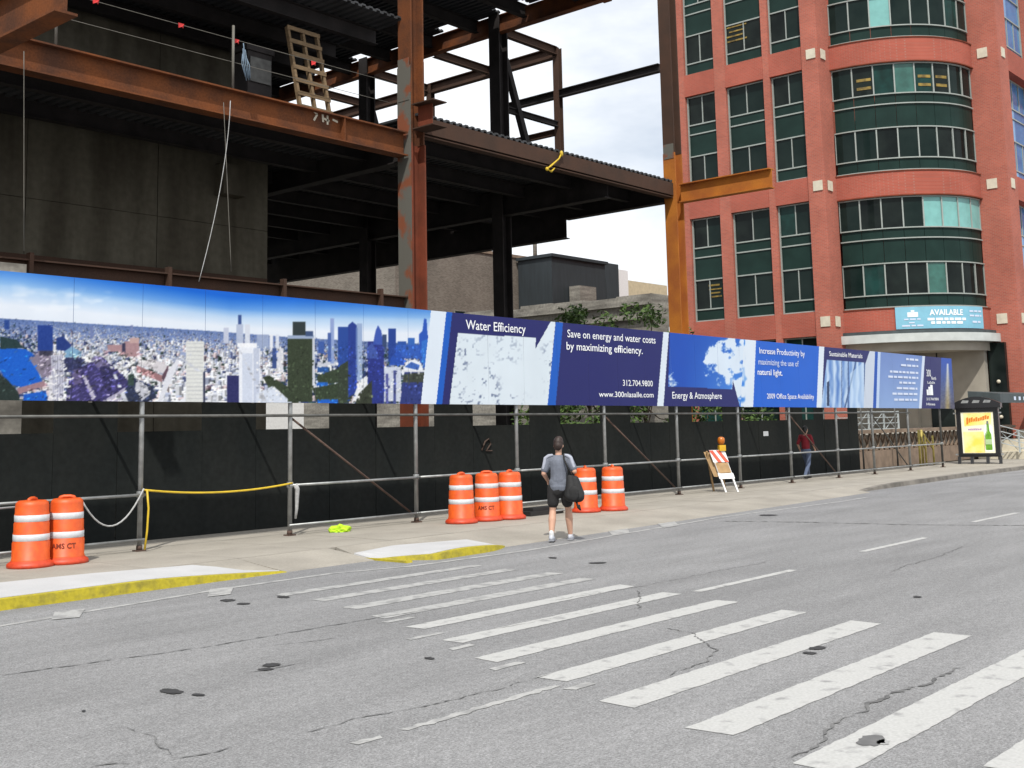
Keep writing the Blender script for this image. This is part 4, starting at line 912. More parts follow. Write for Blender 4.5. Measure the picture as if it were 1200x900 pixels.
# -- man seen from behind (local: facing +y, right = +x)
man = empty('person', (0,0,0)); tag(man, 'person in grey tee shirt and black shorts walking away with a shoulder bag', 'person')
J = dict(hipL=(-.10,.0,.88), kneeL=(-.125,.01,.49), ankL=(-.13,-.17,.10), hipR=(.10,0,.88), kneeR=(.13,.15,.50), ankR=(.145,.19,.09),
         shL=(-.185,0,1.38), elL=(-.255,-.05,1.13), wrL=(-.215,.14,1.0), shR=(.185,0,1.38), elR=(.275,-.06,1.16), wrR=(.215,.15,1.17))
b = MB()
cap(b, (0,0,.92), (0,0,1.10), .135, .125); cap(b, (0,.0,1.10), (0,.005,1.32), .125, .13); cap(b, (-.09,0,1.34), (.09,0,1.34), .085, .085); cap(b, (0,0,1.40), (0,.02,1.52), .058, .055); head(b, (0,.035,1.60))
for s in 'LR':
    cap(b, J['hip'+s], J['knee'+s], .085, .056); k = Vector(J['knee'+s]); a = Vector(J['ank'+s]); cap(b, k, k.lerp(a, .35)+Vector((0,-.016,0)), .058, .068); cap(b, k.lerp(a, .35)+Vector((0,-.016,0)), a, .066, .040)
    cap(b, J['sh'+s], J['el'+s], .055, .043); cap(b, J['el'+s], J['wr'+s], .043, .028)
    hand(b, J['wr'+s], Vector(J['wr'+s])-Vector(J['el'+s])*1 + Vector((0,0,-.10)), -1 if s == 'L' else 1)
    cap(b, a, a+Vector((0,.12,-.055)), .036, .03)
fuse(b, 'body', 'skin', man, .008, 4)
b = MB(); cap(b, (0,0,1.02), (0,0,1.12), .150, .148); cap(b, (0,0,1.12), (0,.0,1.30), .148, .152); cap(b, (-.11,0,1.345), (.11,0,1.345), .098, .098); cap(b, (-.04,.0,.965), (.04,.0,.965), .138, .138); cap(b, (-.03,.0,.91), (.03,.0,.91), .146, .146)
for s, x in (('L',-1), ('R',1)):
    p, q = Vector(J['sh'+s]), Vector(J['el'+s]); cap(b, p+Vector((-x*.02,0,0)), p.lerp(q, .72), .078, .070)
shirt = fuse(b, 'shirt', 'shirt_grey', man, .010, 5)
for s, x in (('L',-1), ('R',1)):
    p, q = Vector(J['sh'+s]), Vector(J['el'+s]); b = MB(); b.tube([p+Vector((-x*.10,-.055,.065)), p+Vector((-x*.03,-.065,.052)), p+Vector((x*.035,-.06,.01)), p.lerp(q,.4)+Vector((x*.03,-.055,0)), p.lerp(q, .72)+Vector((x*.025,-.045,0))], [.02,.030,.034,.03,.024], 10)
    fuse(b, 'shoulder_panel', 'shirt_panel', shirt, .008, 4)
b = MB(); cap(b, (-.03,0,.84), (.03,0,.88), .135, .135)
for s in 'LR':
    p, q = Vector(J['hip'+s]), Vector(J['knee'+s]); cap(b, p, p.lerp(q, .62), .108, .100)
fuse(b, 'shorts', 'shorts_black', man, .010, 4)
b = MB(); b.ball((0,.012,1.65), (.090,.106,.102), 16, 12); b.ball((0,-.04,1.60), (.078,.066,.085), 14, 10); b.ball((.01,.01,1.70), (.075,.085,.065)); hr = fuse(b, 'hair', 'hair', man, .008, 3)
for s in 'LR':
    a = Vector(J['ank'+s]); up_ = a.z
    b = MB(); cap(b, a+Vector((0,0,.05)), a+Vector((0,.01,-.02)), .042, .043); fuse(b, 'sock', 'sock_white', man, .008, 3)
    dz = -.055 if s == 'R' else -.05
    b = MB(); cap(b, a+Vector((0,-.02,dz+.01)), a+Vector((0,.15,dz-.005)), .048, .042); cap(b, a+Vector((0,.0,dz+.035)), a+Vector((0,.07,dz+.015)), .046, .038); sh = fuse(b, 'shoe', 'shoe_white', man, .008, 3)
    b = MB(); b.prism([(a.x-.045, a.y-.065, a.z+dz-.038), (a.x+.045, a.y-.065, a.z+dz-.038), (a.x+.05, a.y+.10, a.z+dz-.042), (a.x+.03, a.y+.195, a.z+dz-.036), (a.x-.03, a.y+.195, a.z+dz-.036), (a.x-.05, a.y+.10, a.z+dz-.042)], (0,0,.022)); b.build('sole', 'shoe_sole', sh)
mq = onz(657, 633, .02); man.location = (mq[0], mq[1], .012); man.rotation_euler = (0, 0, math.atan2(mq[1], mq[0])-math.pi/2+math.radians(-8)); man.scale = (1.02,1.02,1.02)
# shoulder bag carried by the man
bag = empty('shoulder_bag', man.location, man.rotation_euler.z); bag.scale = man.scale; tag(bag, 'bulky black shoulder bag hanging at the hip of the walking man', 'bag')
b = MB(); cap(b, (.20,-.05,1.05), (.22,-.07,.80), .075, .13); cap(b, (.28,-.03,1.02), (.33,-.05,.78), .07, .11); cap(b, (.20,-.09,.76), (.34,-.07,.74), .11, .10); fuse(b, 'bag_body', 'bag_black', bag, .012, 10)
b = MB(); b.ball((.27,-.175,.80), (.10,.03,.13)); fuse(b, 'front_pocket', 'bag_black', bag, .010, 4)
MB().tube([(.22,-.08,1.10),(.17,-.165,1.24),(.12,-.155,1.36),(.10,-.10,1.455),(.10,.05,1.45),(.16,.14,1.3),(.24,.06,1.10)], .016, 6).build('strap', 'bag_black', bag)
MB().tube([(.30,-.10,.66),(.33,-.12,.56),(.36,-.1,.52),(.34,-.08,.60)], .02, 6).build('loose_strap', 'bag_black', bag)
# -- second walker in the shade behind the scaffold
wk = empty('person', (0,0,0)); tag(wk, 'person in dark red top and blue jeans walking in the shade behind the scaffold', 'person')
b = MB(); cap(b, (0,0,.92), (0,0,1.12), .12, .115); cap(b, (0,0,1.12), (0,0,1.32), .115, .12); cap(b, (-.08,0,1.35), (.08,0,1.35), .075, .075); cap(b, (0,0,1.4), (0,.02,1.5), .052, .05); head(b, (0,.035,1.58))
K = dict(hipL=(-.085,0,.88), kneeL=(-.09,.20,.50), ankL=(-.09,.26,.10), hipR=(.085,0,.88), kneeR=(.09,-.05,.48), ankR=(.09,-.32,.13), shL=(-.17,0,1.37), elL=(-.23,-.10,1.11), wrL=(-.21,.02,.90), shR=(.17,0,1.37), elR=(.23,.06,1.11), wrR=(.20,.22,.95))
for s in 'LR':
    cap(b, K['hip'+s], K['knee'+s], .08, .055); cap(b, K['knee'+s], K['ank'+s], .055, .036); cap(b, K['sh'+s], K['el'+s], .048, .038); cap(b, K['el'+s], K['wr'+s], .038, .026); hand(b, K['wr'+s], Vector(K['wr'+s])-Vector(K['el'+s]), -1 if s == 'L' else 1); a = Vector(K['ank'+s]); cap(b, a, a+Vector((0,.12,-.055)), .034, .028)
fuse(b, 'body', 'skin', wk, .010, 4)
b = MB(); cap(b, (0,0,1.0), (0,0,1.3), .138, .135); cap(b, (-.1,0,1.345), (.1,0,1.345), .09, .09)
for s in 'LR': cap(b, K['sh'+s], Vector(K['sh'+s]).lerp(Vector(K['el'+s]), .9), .065, .055)
fuse(b, 'top', 'shirt_red', wk, .012, 4)
b = MB(); cap(b, (0,0,.90), (0,0,.96), .132, .13)
for s in 'LR': cap(b, K['hip'+s], K['knee'+s], .095, .07); cap(b, K['knee'+s], K['ank'+s], .07, .055)
fuse(b, 'jeans', 'jeans', wk, .012, 4)
b = MB(); b.ball((0,.0,1.615), (.088,.105,.105)); b.ball((0,-.05,1.54), (.075,.06,.10)); fuse(b, 'hair', 'hair_black', wk, .010, 3)
for s in 'LR':
    a = Vector(K['ank'+s]); b = MB(); cap(b, a+Vector((0,-.02,-.05)), a+Vector((0,.15,-.055)), .046, .04); fuse(b, 'shoe', 'shorts_black', wk, .01, 2)
wq = onY(946, 556, 17.8); wk.location = (wq[0], 17.8, SW+.0); wk.rotation_euler = (0,0,math.radians(-90))

# ------------------------------------------------------------------ red brick office building
RB = world_parts(tag(empty('brick_office_building', (55.1, 26, 0)), 'red brick office block with rounded corner bay and dark green window bands', 'building'))
XW = 55.12; TZ = [7.03+7.08*k for k in range(-1, 4)]          # accent tile levels
colsY = [(32.35,34.30), (29.32,31.65), (26.95,28.92)]
YEND = 35.05; RH_ = 30.0
glasses = ['glass_dark','glass_black','glass_dark','glass_mid','glass_black']
FR = (0, .115, .40, .62, .715, 1.0)                              # sill spandrel, lower panes, spandrel, slim spandrel, upper panes
def wall_window(axis, c, u0, u1, z0, z1, mats=None, blue=False, ndiv=2, depth=.30):
    """window band set in a wall: axis 'x' = wall plane at x=c facing -x, 'y' = wall plane at y=c facing -y"""
    pt = (lambda a0,a1,b0,b1,d0,d1: (c+d0, c+d1, a0, a1, b0, b1)) if axis == 'x' else (lambda a0,a1,b0,b1,d0,d1: (a0, a1, c+d0, c+d1, b0, b1))
    fr = MB(); t = .07
    H_ = z1-z0; ys = [z0+H_*f for f in FR]
    fr.box(*pt(u0, u0+t, z0, z1, depth-.12, depth)); fr.box(*pt(u1-t, u1, z0, z1, depth-.12, depth))
    for i, zz in enumerate(ys):
        zz = zz+t/2 if i == 0 else (zz-t/2 if i == 5 else zz); fr.box(*pt(u0+t, u1-t, zz-t/2, zz+t/2, depth-.10, depth))
    for i in (1, 4):
        for k in range(1, ndiv): um = u0+(u1-u0)*k/ndiv; fr.box(*pt(um-.025, um+.025, ys[i]+t/2, ys[i+1]-t/2, depth-.08, depth))
    w = fr.build('window', 'frame_metal', RB)
    for i in range(5):
        if i in (1, 4):
            for k in range(ndiv):
                a0 = u0+(u1-u0)*k/ndiv+.03; a1 = u0+(u1-u0)*(k+1)/ndiv-.03; m = 'glass_sky_tint' if blue else random.choice(glasses)
                MB().box(*pt(a0, a1, ys[i]+t/2, ys[i+1]-t/2, depth-.03+random.uniform(-.004,.004), depth-.01)).build('pane', m, w)
        else: MB().box(*pt(u0+t, u1-t, ys[i]+t/2, ys[i+1]-t/2, depth-.045, depth-.02)).build('spandrel', 'glass_sky_tint' if blue else 'spandrel', w)
    return w
# west wall: piers between the window columns, brick bands at every tier
ys_ = [26.02] + [v for a in reversed(colsY) for v in a] + [YEND]
for k in range(0, len(ys_), 2):
    MB().box(XW-(.12 if k == 0 else 0), XW+.6, ys_[k], ys_[k+1], 0, RH_).build('pier', 'brick_red', RB)
for tz in TZ:
    for (a, b_) in colsY: MB().box(XW-.02, XW+.58, a+.002, b_-.002, tz-.70, tz+.56).build('brick_band', 'brick_band', RB)
tiers = [(TZ[k]+.56, TZ[k+1]-.70) for k in range(len(TZ)-1)]
for ti, (z0, z1) in enumerate(tiers):
    z0 = max(z0, .15)
    for (a, b_) in colsY: wall_window('x', XW, a+.01, b_-.01, z0+.01, z1-.01)
# warm room light painted as yellow bars over a few panes
for (Y_, z_, w_, h_) in ((30.9,23.1,1.4,.9), (33.0,8.9,.9,.7)):
    o = MB()
    for k in range(4): o.box(XW+.24, XW+.262, Y_-w_/2*random.uniform(.5,1), Y_+w_/2*random.uniform(.6,1), z_+k*h_*.3, z_+k*h_*.3+random.uniform(.05,.12))
    o.build('room_light_bar', 'room_light_paint', RB)
# corner piers
P2x, P2y = 61.35, 18.9
MB().box(P2x, P2x+1.5, P2y, P2y+1.55, 0, RH_).build('corner_pier', 'brick_red', RB)
MB().box(XW+.61, 56.35, 26.0, 26.6, 0, RH_).build('corner_pier', 'brick_red', RB)
for tz in TZ[1:]:
    MB().box(XW-.17, XW-.121, 26.14, 26.66, tz-.26, tz+.26).build('accent_tile', 'cream_stone', RB); MB().box(XW+.15, XW+.67, 25.955, 25.995, tz-.26, tz+.26).build('accent_tile', 'cream_stone', RB)
    MB().box(P2x-.05, P2x-.002, P2y+.55, P2y+1.07, tz-.26, tz+.26).build('accent_tile', 'cream_stone', RB); MB().box(P2x+.45, P2x+.97, P2y-.045, P2y-.002, tz-.26, tz+.26).build('accent_tile', 'cream_stone', RB)
# street front beyond the corner (seen at a glancing angle)
MB().box(P2x+1.51, 120, P2y+.75, YEND-.1, 0, RH_).build('street_wall', 'brick_red', RB)
for bay in range(5):
    u0 = P2x+1.6+bay*6.2
    for ti, (z0, z1) in enumerate(tiers):
        if ti == 0: z0 = 1.2
        wall_window('y', P2y, u0, u0+4.6, z0, z1, blue=True, ndiv=4, depth=.72)
    MB().box(u0+4.65, u0+6.15, P2y+.02, P2y+.74, 0, RH_).build('pier', 'brick_red', RB)
    for tz in TZ: MB().box(u0-.05, u0+4.64, P2y+.1, P2y+.73, tz-.70, tz+.56).build('brick_band', 'brick_band', RB)
MB().box(XW+1.4, 118, 30, YEND-.2, 0, RH_-.5).build('block_core', 'brick_red', RB); MB().box(XW+.61, 56.5, 26.7, YEND-.1, 0, RH_-.2).build('inner_wall', 'glass_black', RB)
# rounded bay between the piers
EX, EY, AX, AY = 61.45, 26.15, 5.05, 5.75
def ell(t, off=0.0): return (EX-(AX+off)*math.cos(t), EY-(AY+off)*math.sin(t))
def arc_box(t0, t1, z0, z1, o0, o1, n):
    v = []; f = []
    for i in range(n+1):
        t = t0+(t1-t0)*i/n
        for o in (o0, o1):
            x, y = ell(t, o); v += [(x, y, z0), (x, y, z1)]
    for i in range(n):
        a = i*4; b_ = a+4; f += [(a, b_, b_+1, a+1), (a+2, a+3, b_+3, b_+2), (a+1, b_+1, b_+3, a+3), (a, a+2, b_+2, b_)]
    f += [(0,1,3,2), tuple(len(v)-4+k for k in (0,2,3,1))]
    return v, f
HP = math.pi/2; ND = 8
for tz in TZ[1:]:
    m = MB(); m.add(*arc_box(.02, HP-.02, tz-.68, tz+.54, -.25, .12, 24)); m.build('bay_brick_band', 'brick_band', RB)
    m = MB(); m.add(*arc_box(.02, HP-.02, tz-.74, tz-.682, -.2, .16, 24)); m.add(*arc_box(.02, HP-.02, tz+.542, tz+.60, -.2, .16, 24)); m.build('bay_ledge', 'rust_red', RB)
bm_mats = {(1,0):['glass_dark','glass_black','glass_dark','glass_black','glass_mid','glass_dark','glass_dark','glass_black']}
for ti, (z0, z1) in enumerate(tiers):
    if ti == 0: continue
    z0 += .05; z1 -= .05; H_ = z1-z0; zs = [z0+H_*f for f in FR]; t_ = .06
    fr = MB()
    for i, zz in enumerate(zs):
        zz = zz+t_/2 if i == 0 else (zz-t_/2 if i == 5 else zz); fr.add(*arc_box(.03, HP-.03, zz-t_/2, zz+t_/2, -.12, .03, 24))
    for i in (1, 4):
        for k in range(ND+1):
            t = .03+(HP-.06)*k/ND; fr.add(*arc_box(max(.03, t-.006), min(HP-.03, t+.006), zs[i]+t_/2, zs[i+1]-t_/2, -.1, .0, 1))
    w = fr.build('bay_window', 'frame_metal', RB)
    for i in range(5):
        for k in range(ND):
            t0 = .035+(HP-.07)*k/ND; t1 = .035+(HP-.07)*(k+1)/ND; m_ = MB().add(*arc_box(t0+.002, t1-.002, zs[i]+t_/2, zs[i+1]-t_/2, -.09, -.06 + (random.uniform(-.012,.012) if i in (1,4) else 0), 3))
            if i in (1, 4):
                g = random.choice(glasses)
                if ti == 1 and i == 4 and k >= 4: g = 'glass_blind'
                if ti == 1 and i == 1 and k in (4,): g = 'glass_teal'
                if ti == 2 and i == 4 and k == 3: g = 'glass_teal'
                if ti == 2 and i == 4 and k == 2: g = 'glass_mid'
                if ti == 3 and i == 1 and k == 2: g = 'glass_blind'
                m_.build('pane', g, w)
            else: m_.build('spandrel', 'spandrel', w)
    if ti == 2:
        for k in (1, 4, 5):
            t0 = .05+(HP-.07)*k/ND; o = MB()
            for r_ in range(2): o.add(*arc_box(t0+.02, t0+.15, zs[4]+.35+r_*.45, zs[4]+.5+r_*.45, -.055, -.045, 3))
            o.build('room_light_bar', 'room_light_paint', w)
# bay ground storey: canopy, recessed stone entrance
m = MB(); m.add(*arc_box(.0, HP, 5.85, 6.27, -.3, .55, 28)); m.build('entrance_canopy', 'canopy_grey', RB)
m = MB(); m.add(*arc_box(.0, HP, 6.275, 6.45, -.3, .35, 28)); m.build('canopy_roof', 'canopy_dark', RB)
m = MB(); m.add(*arc_box(.0, HP, 5.4, 5.845, -2.2, .1, 28)); m.build('canopy_soffit', 'stone_entry', RB)
MB().box(60.6, 61.0, 20.5, 30, 0, 6.0).build('entry_wall', 'stone_entry', RB); MB().box(56.4, 60.6, 26.6, 27.0, 0, 6.0).build('entry_wall', 'stone_entry', RB)
MB().box(60.55, 60.598, 22.2, 23.4, 0.9, 3.4).build('entry_door', 'glass_black', RB)
MB().box(60.2, 60.59, 24.0, 24.5, .9, 5.4).build('entry_pilaster', 'stone_entry', RB)
MB().tube([(60.2, 22.8, 5.39), (60.2, 22.8, 4.6)], .04, 6).lathe([(.05,0),(.16,-.1),(.16,-.5),(.05,-.6)], (60.2, 22.8, 4.7), 10).build('pendant_lamp', 'kiosk_black', RB)
MB().box(61.02, 61.33, 19.6, 20.45, 0, 5.8).build('glazed_strip', 'glass_black', RB)
for zz in (2.0, 2.9, 3.8): MB().ball((60.98, 20.0, zz), .1).build('wall_light', 'cream_stone', RB)
# AVAILABLE banner on the lower brick band of the bay
bn = tag(MB().add(*arc_box(.47, 1.36, 6.50, 7.62, .17, .20, 20)).build('lease_banner', 'banner_blue'), 'pale blue lease banner lettered AVAILABLE on the curved brick band', 'banner')
def arc_text(txt, ta, tb, z, h, m, parent, bold=0.01):
    me, co = text_mesh(txt, 1.0, h, bold); P = []
    for x, y, _ in co: t = ta+(tb-ta)*x; xx, yy = ell(t, .215); P.append((xx, yy, z+y))
    me.vertices.foreach_set('co', np.array(P).ravel()); me.materials.clear(); me.materials.append(MATS[m]); me.update(); link('lettering', me, parent)
arc_text('AVAILABLE', .76, 1.09, 7.17, .28, 'letter_white', bn, .03)
def arc_bars(rows_, m, name):
    o = MB()
    for ta, tb, z, h in rows_:
        t = ta
        while t < tb-.01:
            w_ = min(random.uniform(.03,.07), tb-t); o.add(*arc_box(t, t+w_, z, z+h, .206, .214, 2)); t += w_+.012
    o.build(name, m, bn)
arc_bars([(.74,1.12,6.90,.13),(.77,1.10,6.72,.13)], 'letter_white', 'text_line')
arc_bars([(1.17,1.33,7.33,.09),(1.17,1.33,7.10,.09),(1.20,1.31,6.78,.10),(.54,.68,6.95,.07),(.52,.70,6.62,.08),(.58,.64,6.78,.06)], 'letter_pale', 'text_line')
o = MB(); o.add(*arc_box(.57,.66,7.10,7.34,.206,.214,3)); o.add(*arc_box(.60,.63,7.36,7.44,.206,.214,2)); o.build('emblem', 'letter_white', bn)

# ------------------------------------------------------------------ terrace, railings and kiosk before the red building
tr = world_parts(tag(empty('terrace_wall', (46, 20, 0)), 'low brown stone terrace wall with lattice balustrade at the end of the scaffold', 'wall'))
MB().box(41.2, 60.5, 19.2, 19.6, SW, .78).build('base_wall', 'terrace_stone', tr)
MB().box(41.2, 60.5, 19.18, 19.62, 1.46, 1.60).build('coping', 'terrace_stone', tr)
for k in range(38):
    x0 = 41.3+k*.5; MB().obox((x0, 19.4, .78), (x0+.45, 19.4, 1.46), .06, .07).build('lattice_bar', 'terrace_stone', tr); MB().obox((x0+.45, 19.46, .78), (x0, 19.46, 1.46), .06, .07).build('lattice_bar', 'terrace_stone', tr)
MB().box(41.2, 60.5, 19.62, 26, SW, 1.40).build('terrace_floor', 'stone_entry', tr)
def railing(name, p, q, label, h=.95, nb=3, m='rail_white', lattice=False):
    r = world_parts(tag(empty(name, p), label, 'railing')); p, q = Vector(p), Vector(q); n = max(2, int((q-p).length/1.3))
    for i in range(n+1): c = p.lerp(q, i/n); MB().box(c.x-.03, c.x+.03, c.y-.03, c.y+.03, c.z, c.z+h).build('post', m, r)
    for k in range(nb): dz = Vector((0,0,h*(k+1)/nb-.03)); MB().obox(p+dz, q+dz, .03, .035).build('rail', m, r)
    if lattice:
        for i in range(n):
            a, b_ = p.lerp(q, i/n), p.lerp(q, (i+1)/n); MB().obox(a+Vector((0,.02,.1)), b_+Vector((0,.02,h-.05)), .022, .022).build('brace', m, r); MB().obox(a+Vector((0,.06,h-.05)), b_+Vector((0,.06,.1)), .022, .022).build('brace', m, r)
    return r
railing('terrace_railing', (42.5, 20.2, 1.40), (48.5, 20.2, 1.40), 'white metal railing on top of the brown terrace wall', nb=4, lattice=True)
railing('stair_railing', (51.2, 18.0, 1.0), (55.0, 16.4, .13), 'white sloping stair railing between kiosk and red brick pier', h=1.0, nb=4, lattice=True)
st_ = tag(MB().box(54.0, 62, 16.6, 18.85, SW, .45).box(55.0, 62, 17.2, 18.85, .452, .95).box(59.5, 63.2, 18.0, 18.85, .952, 1.35).build('entrance_steps', 'cream_stone'), 'pale stone steps at the foot of the red brick corner pier', 'steps')
for i, x in enumerate((45.6, 46.4)):
    tag(MB().tube([(x, 18.2+.2*i, SW), (x, 18.2+.2*i, 1.55)], .045, 8).tube([(x, 18.2+.2*i, 1.5), (x+.75, 18.25, .75)], .035, 6).tube([(x+.75, 18.25, SW), (x+.75, 18.25, 1.3)], .04, 8).build('yellow_barrier', 'yellow_paint'), ('faded yellow pipe barrier next to the last scaffold post' if i == 0 else 'faded yellow pipe barrier next to the newspaper kiosk'), 'barrier', 'yellow pipe barriers')
# awning bar with pale lettering
aw = world_parts(tag(empty('street_awning', (56, 17.5, 0)), 'dark awning with row of pale lettering in front of the red brick pier', 'awning'))
MB().prism([(52.5, 17.2, 2.62), (64, 17.0, 2.62), (64, 17.0, 3.02), (52.5, 17.2, 3.02)], (0,1.4,.15)).build('awning_top', 'canopy_dark', aw)
for x in (53.0, 63.5): MB().tube([(x, 17.6, SW), (x, 17.6, 2.62)], .05, 8).build('support', 'kiosk_black', aw)
o = MB()
for k in range(14): o.box(54.2+k*.62, 54.2+k*.62+.26, 17.2-.2*(1.7+k*.62)/11.5-.012, 17.2-.2*(1.7+k*.62)/11.5-.004, 2.74, 2.90)
o.build('lettering', 'letter_pale', aw)
# advertising kiosk
kq = onz(1149, 543.5, SW); kz = math.atan2(kq[1], kq[0])-math.pi/2
kk_ = empty('advertising_kiosk', (kq[0], kq[1], SW), kz-.10); tag(kk_, 'black newspaper kiosk with arched roof and yellow bottle poster', 'kiosk')
MB().box(-.80,.80,-.06,.55,.28,2.30).build('cabinet', 'kiosk_black', kk_)
pr = [(-.92, 2.26)] + [(-.92+1.84*i/10, 2.44+.28*math.sin(math.pi*i/10)) for i in range(11)] + [(.92, 2.26)]
MB().prism([(x, -.22, z) for x, z in pr], (0,.9,0)).build('roof', 'kiosk_black', kk_)
for sx in (-.42, 0, .42): MB().prism([(sx-.15, -.226, 2.46), (sx+.12, -.226, 2.46), (sx+.16, -.226, 2.56), (sx-.08, -.226, 2.58)], (0,.004,0)).build('roof_slot', 'galvanised', kk_)
for sx in (-.78, -.30, .30, .78): MB().prism([(sx-.06, -.14, 0), (sx+.06, -.14, 0), (sx+.06, -.05, .30), (sx-.06, -.05, .30)], (0,.16,0)).build('foot', 'kiosk_black', kk_)
for sx in (-.86, .86):
    for z in (.35, 2.02, 2.2): MB().box(sx-.05, sx+.05, -.1, .1, z, z+.06).build('hinge', 'galvanised', kk_)
fr = MB(); fr.box(-.70,-.62,-.11,-.062,.36,2.16).box(.62,.70,-.11,-.062,.36,2.16).box(-.62,.62,-.11,-.062,.36,.43).box(-.62,.62,-.11,-.062,2.09,2.16); fr.build('poster_frame', 'kiosk_black', kk_)
po = MB().box(-.618,.618,-.085,-.064,.432,2.088).build('poster', 'ad_cream', kk_)
def pp(pts, m, d, name='print'): return MB().prism([(x, -.085-d, z) for x, z in pts], (0,.0025,0)).build(name, m, po)
pp([(-.56,.45),(.22,.45),(.28,1.05),(.2,1.30),(-.56,1.30)], 'ad_yellow', .004); pp([(-.50,1.52),(.52,1.6),(.54,2.05),(-.52,2.05)], 'ad_yellow', .004)
pp([(.20,.50),(.56,.50),(.56,1.5),(.30,1.62),(.22,1.3)], 'ad_white', .004)
o = MB(); xx = -.42
for k in range(10):
    h_ = random.uniform(.12,.2) if k else .3; z_ = 1.66+.013*k-(.06 if k == 0 else 0)+random.uniform(-.02,.02); o.prism([(xx, -.094, z_), (xx+.07, -.094, z_+.02), (xx+.085, -.094, z_+h_), (xx+.01, -.094, z_+h_-.02)], (0,.0025,0)); xx += .088
o.build('print', 'ad_orange', po)
o = MB(); xx = -.36
for k in range(7): o.prism([(xx, -.094, 1.36), (xx+.05, -.094, 1.36), (xx+.055, -.094, 1.36+random.uniform(.05,.09)), (xx, -.094, 1.42)], (0,.0025,0)); xx += .075
o.build('print', 'ad_violet', po)
bt = [(.255,.60),(.265,.55),(.50,.55),(.51,.60),(.50,1.18),(.44,1.32),(.425,1.62),(.34,1.62),(.325,1.32),(.265,1.18)]
pp(bt, 'bottle_green', .008); pp([(.265,.78),(.50,.78),(.50,.98),(.265,.98)], 'bottle_pale', .012); pp([(.34,1.60),(.425,1.60),(.42,1.72),(.345,1.72)], 'bottle_cap', .012); pp([(.30,1.16),(.36,1.30),(.36,1.56),(.345,1.56),(.335,1.3),(.28,1.16)], 'bottle_pale', .012)

# ------------------------------------------------------------------ buildings and greenery behind
OB = world_parts(tag(empty('old_brick_building', (70, 62, 0)), 'old tan brick building with flat parapet behind the steel frame', 'building'))
MB().box(58.5, 84, 62, 80, 0, 16.0).build('wall', 'brick_tan', OB); MB().box(58.4, 84.1, 61.9, 80.1, 16.0, 16.25).build('parapet_cap', 'terrace_stone', OB)
for x in np.arange(60.5, 72, 4.2): w = MB().box(x, x+1.3, 61.93, 61.995, 9.3, 11.2).build('window', 'old_grey', OB); MB().box(x+.1, x+1.2, 61.9, 61.928, 9.4, 11.1).build('pane', 'glass_dark', w)
MB().tube([(76.0, 63, 16.2), (76.0, 63, 19.0)], .18, 8).build('vent_pipe', 'old_grey', OB)
db = tag(MB().box(72.3, 79.6, 58.2, 61.8, 0, 15.7).box(72.1, 79.8, 58.0, 61.85, 15.703, 15.95).build('dark_clad_block', 'dark_cladding'), 'dark metal clad block standing against the old tan brick wall', 'building')
tag(MB().box(74.4, 76.6, 57.0, 58.1, 0, 13.4).build('chimney_block', 'old_grey'), 'small grey masonry block in front of the dark clad block', 'building')
cb = world_parts(tag(empty('cream_building', (88, 64, 0)), 'small cream plastered building with dark roof vent beyond the brick wall', 'building'))
MB().box(84.6, 98, 64, 78, 0, 15.9).build('wall', 'cream_plaster', cb); MB().box(86.0, 88.0, 62.8, 63.9, 0, 17.0).build('vent_tower', 'dark_cladding', cb); MB().box(88.2, 89.8, 63.0, 63.9, 0, 16.6).build('stair_tower', 'plastic_white', cb)
gb = world_parts(tag(empty('glass_office_block', (48, 70, 0)), 'grey green glass office block glimpsed under the steel deck', 'building'))
MB().box(18, 62, 82, 95, 0, 15.5).build('wall', 'green_grey', gb)
for x in np.arange(19, 61, 3.0):
    for z in (2.2, 6.5, 10.8): w = MB().box(x, x+2.2, 81.9, 81.98, z, z+3.0).build('window', 'canopy_grey', gb); MB().box(x+.12, x+2.08, 81.85, 81.89, z+.12, z+2.88).build('pane', random.choice(['glass_dark','glass_teal','glass_mid']), w)
tl = world_parts(tag(empty('bright_gap_box', (26, 52, 0)), 'added white box for the bright gap in a fence window beyond the steel frame', 'added box'))  # white box added to give the bright daylight in the fence gap
tx0, tx1 = float(onY(312, 490, 52)[0]), float(onY(356, 490, 52)[0])
MB().box(tx0, tx1, 52, 58, .7, 3.6).build('box', 'plastic_white', tl); MB().box(tx0+.1, tx1-.1, 52.2, 57.8, .45, .697).build('chassis', 'steel_dark', tl)
for yy in (53.2, 56.8):
    for xx in (tx0+.15, tx1-.15): MB().tube([(xx-.12, yy, .4), (xx+.12, yy, .4)], .4, 14).build('wheel', 'black_rubber', tl)
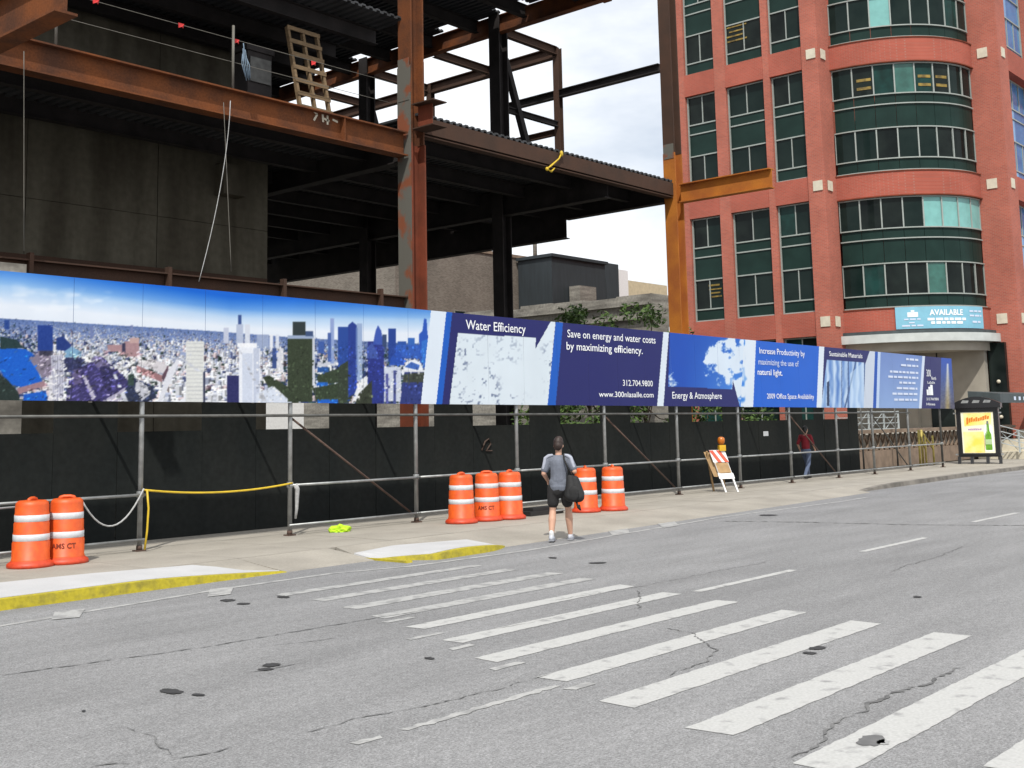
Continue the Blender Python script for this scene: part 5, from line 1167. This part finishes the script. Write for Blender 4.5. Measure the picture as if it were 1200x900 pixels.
# weathered grey wall with stepped ledges running back from the street
gw = world_parts(tag(empty('weathered_ledge_wall', (46, 30, 0)), 'weathered grey stone wall with stepped ledges behind the rusty column', 'wall'))
MB().box(46.2, 47.5, 31, 64, 0, 6.7).build('wall', 'old_grey', gw)
for i in range(16):
    y0 = 31+i*2.06
    for z0, z1, o_ in ((6.703,7.05,.0),(7.053,7.30,.22),(7.303,7.72,.05),(7.723,7.95,.3),(7.953,8.25+random.uniform(-.1,.08),.12)):
        MB().box(46.2-o_+random.uniform(-.02,.02), 47.6, y0+.01, y0+2.09, z0, z1).build('ledge_stone', 'old_grey', gw)
tag(MB().ibeam((44.0, 29.4, 5.75), (44.0, 37, 5.55), .6, .3).build('rust_girder', 'rust_brown'), 'dark rusty girder sloping through the shrubs above the banner', 'girder')
def tree(name, loc, hgt, rx, label, nleaf, ls, trunk=.09, seed=0, group=None):
    R = random.Random(seed); t = world_parts(tag(empty(name, loc), label, 'tree' if 'tree' in name else 'shrub', group)); x0, y0, z0 = loc
    mb = MB(); mb.tube([(x0,y0,z0),(x0+.05,y0,z0+hgt*.3),(x0-.05,y0+.1,z0+hgt*.6)], [trunk,trunk*.8,trunk*.4], 7)
    clumps = []
    for k in range(26):
        a = R.uniform(0, 2*math.pi); rr = rx*math.sqrt(R.random()); zz = z0+hgt*R.uniform(.22, .97); rr *= .55+.6*math.sin(math.pi*min(1, max(.05, (zz-z0)/hgt)))
        c = (x0+rr*math.cos(a), y0+rr*math.sin(a), zz); clumps.append((c, R.uniform(.28,.6)))
        if k < 9: mb.tube([(x0,y0,z0+hgt*R.uniform(.15,.5)), ((x0+c[0])/2, (y0+c[1])/2, (z0+hgt*.35+c[2])/2), c], [trunk*.4,trunk*.25,.01], 5)
    mb.build('trunk', 'bark', t)
    for lm, frac in (('leaf_a',.4),('leaf_b',.35),('leaf_c',.25)):
        v = []; f = []
        for _ in range(int(nleaf*frac)):
            c, r = R.choice(clumps); d = Vector((R.gauss(0,1), R.gauss(0,1), R.gauss(0,.8))).normalized()*r*R.random()**.4
            p = Vector(c)+d; n = Vector((R.gauss(0,1), R.gauss(0,1), R.gauss(.6,1))).normalized(); u = n.cross(Vector((R.random(),R.random(),R.random()))).normalized(); w = n.cross(u); s = ls*R.uniform(.6,1.3)
            o = len(v); v += [p-u*s, p-w*s*.45+n*s*.1, p+u*s, p+w*s*.45+n*s*.1]; f.append((o,o+1,o+2,o+3))
        MB().add(v, f).build('crown', lm, t)
    return t
tree('leafy_shrub', (37.6, 25.8, 0), 6.7, 1.9, 'leafy green shrub showing over the banner beside the rusty column', 3000, .11, seed=1)
tree('leafy_shrub', (34.6, 26.2, 0), 6.6, 1.6, 'leafy green shrub under the rusty girder left of the orange column', 2600, .11, seed=2)
for i, (x, y, h) in enumerate(((25.9,20.9,3.1),(29.6,20.9,3.0),(33.4,20.6,2.9),(27.6,22.2,3.0))):
    tree('low_shrub', (x, y, 0), h, 1.0, ('low green shrub in the fence window just past the walking man', 'low green shrub in the fence window left of the folding barricade', 'low green shrub in the fence window right above the folding barricade', 'low green shrub set back farther behind the fence between its neighbours')[i], 1300, .085, .05, seed=10+i, group='low shrubs behind the fence windows')
for i, (x, y, h) in enumerate(((51,29,4.0),)):
    tree('leafy_shrub', (x, y, 0), h, 1.4, 'small leafy shrub between grey ledge wall and red brick building', 1500, .12, seed=30)
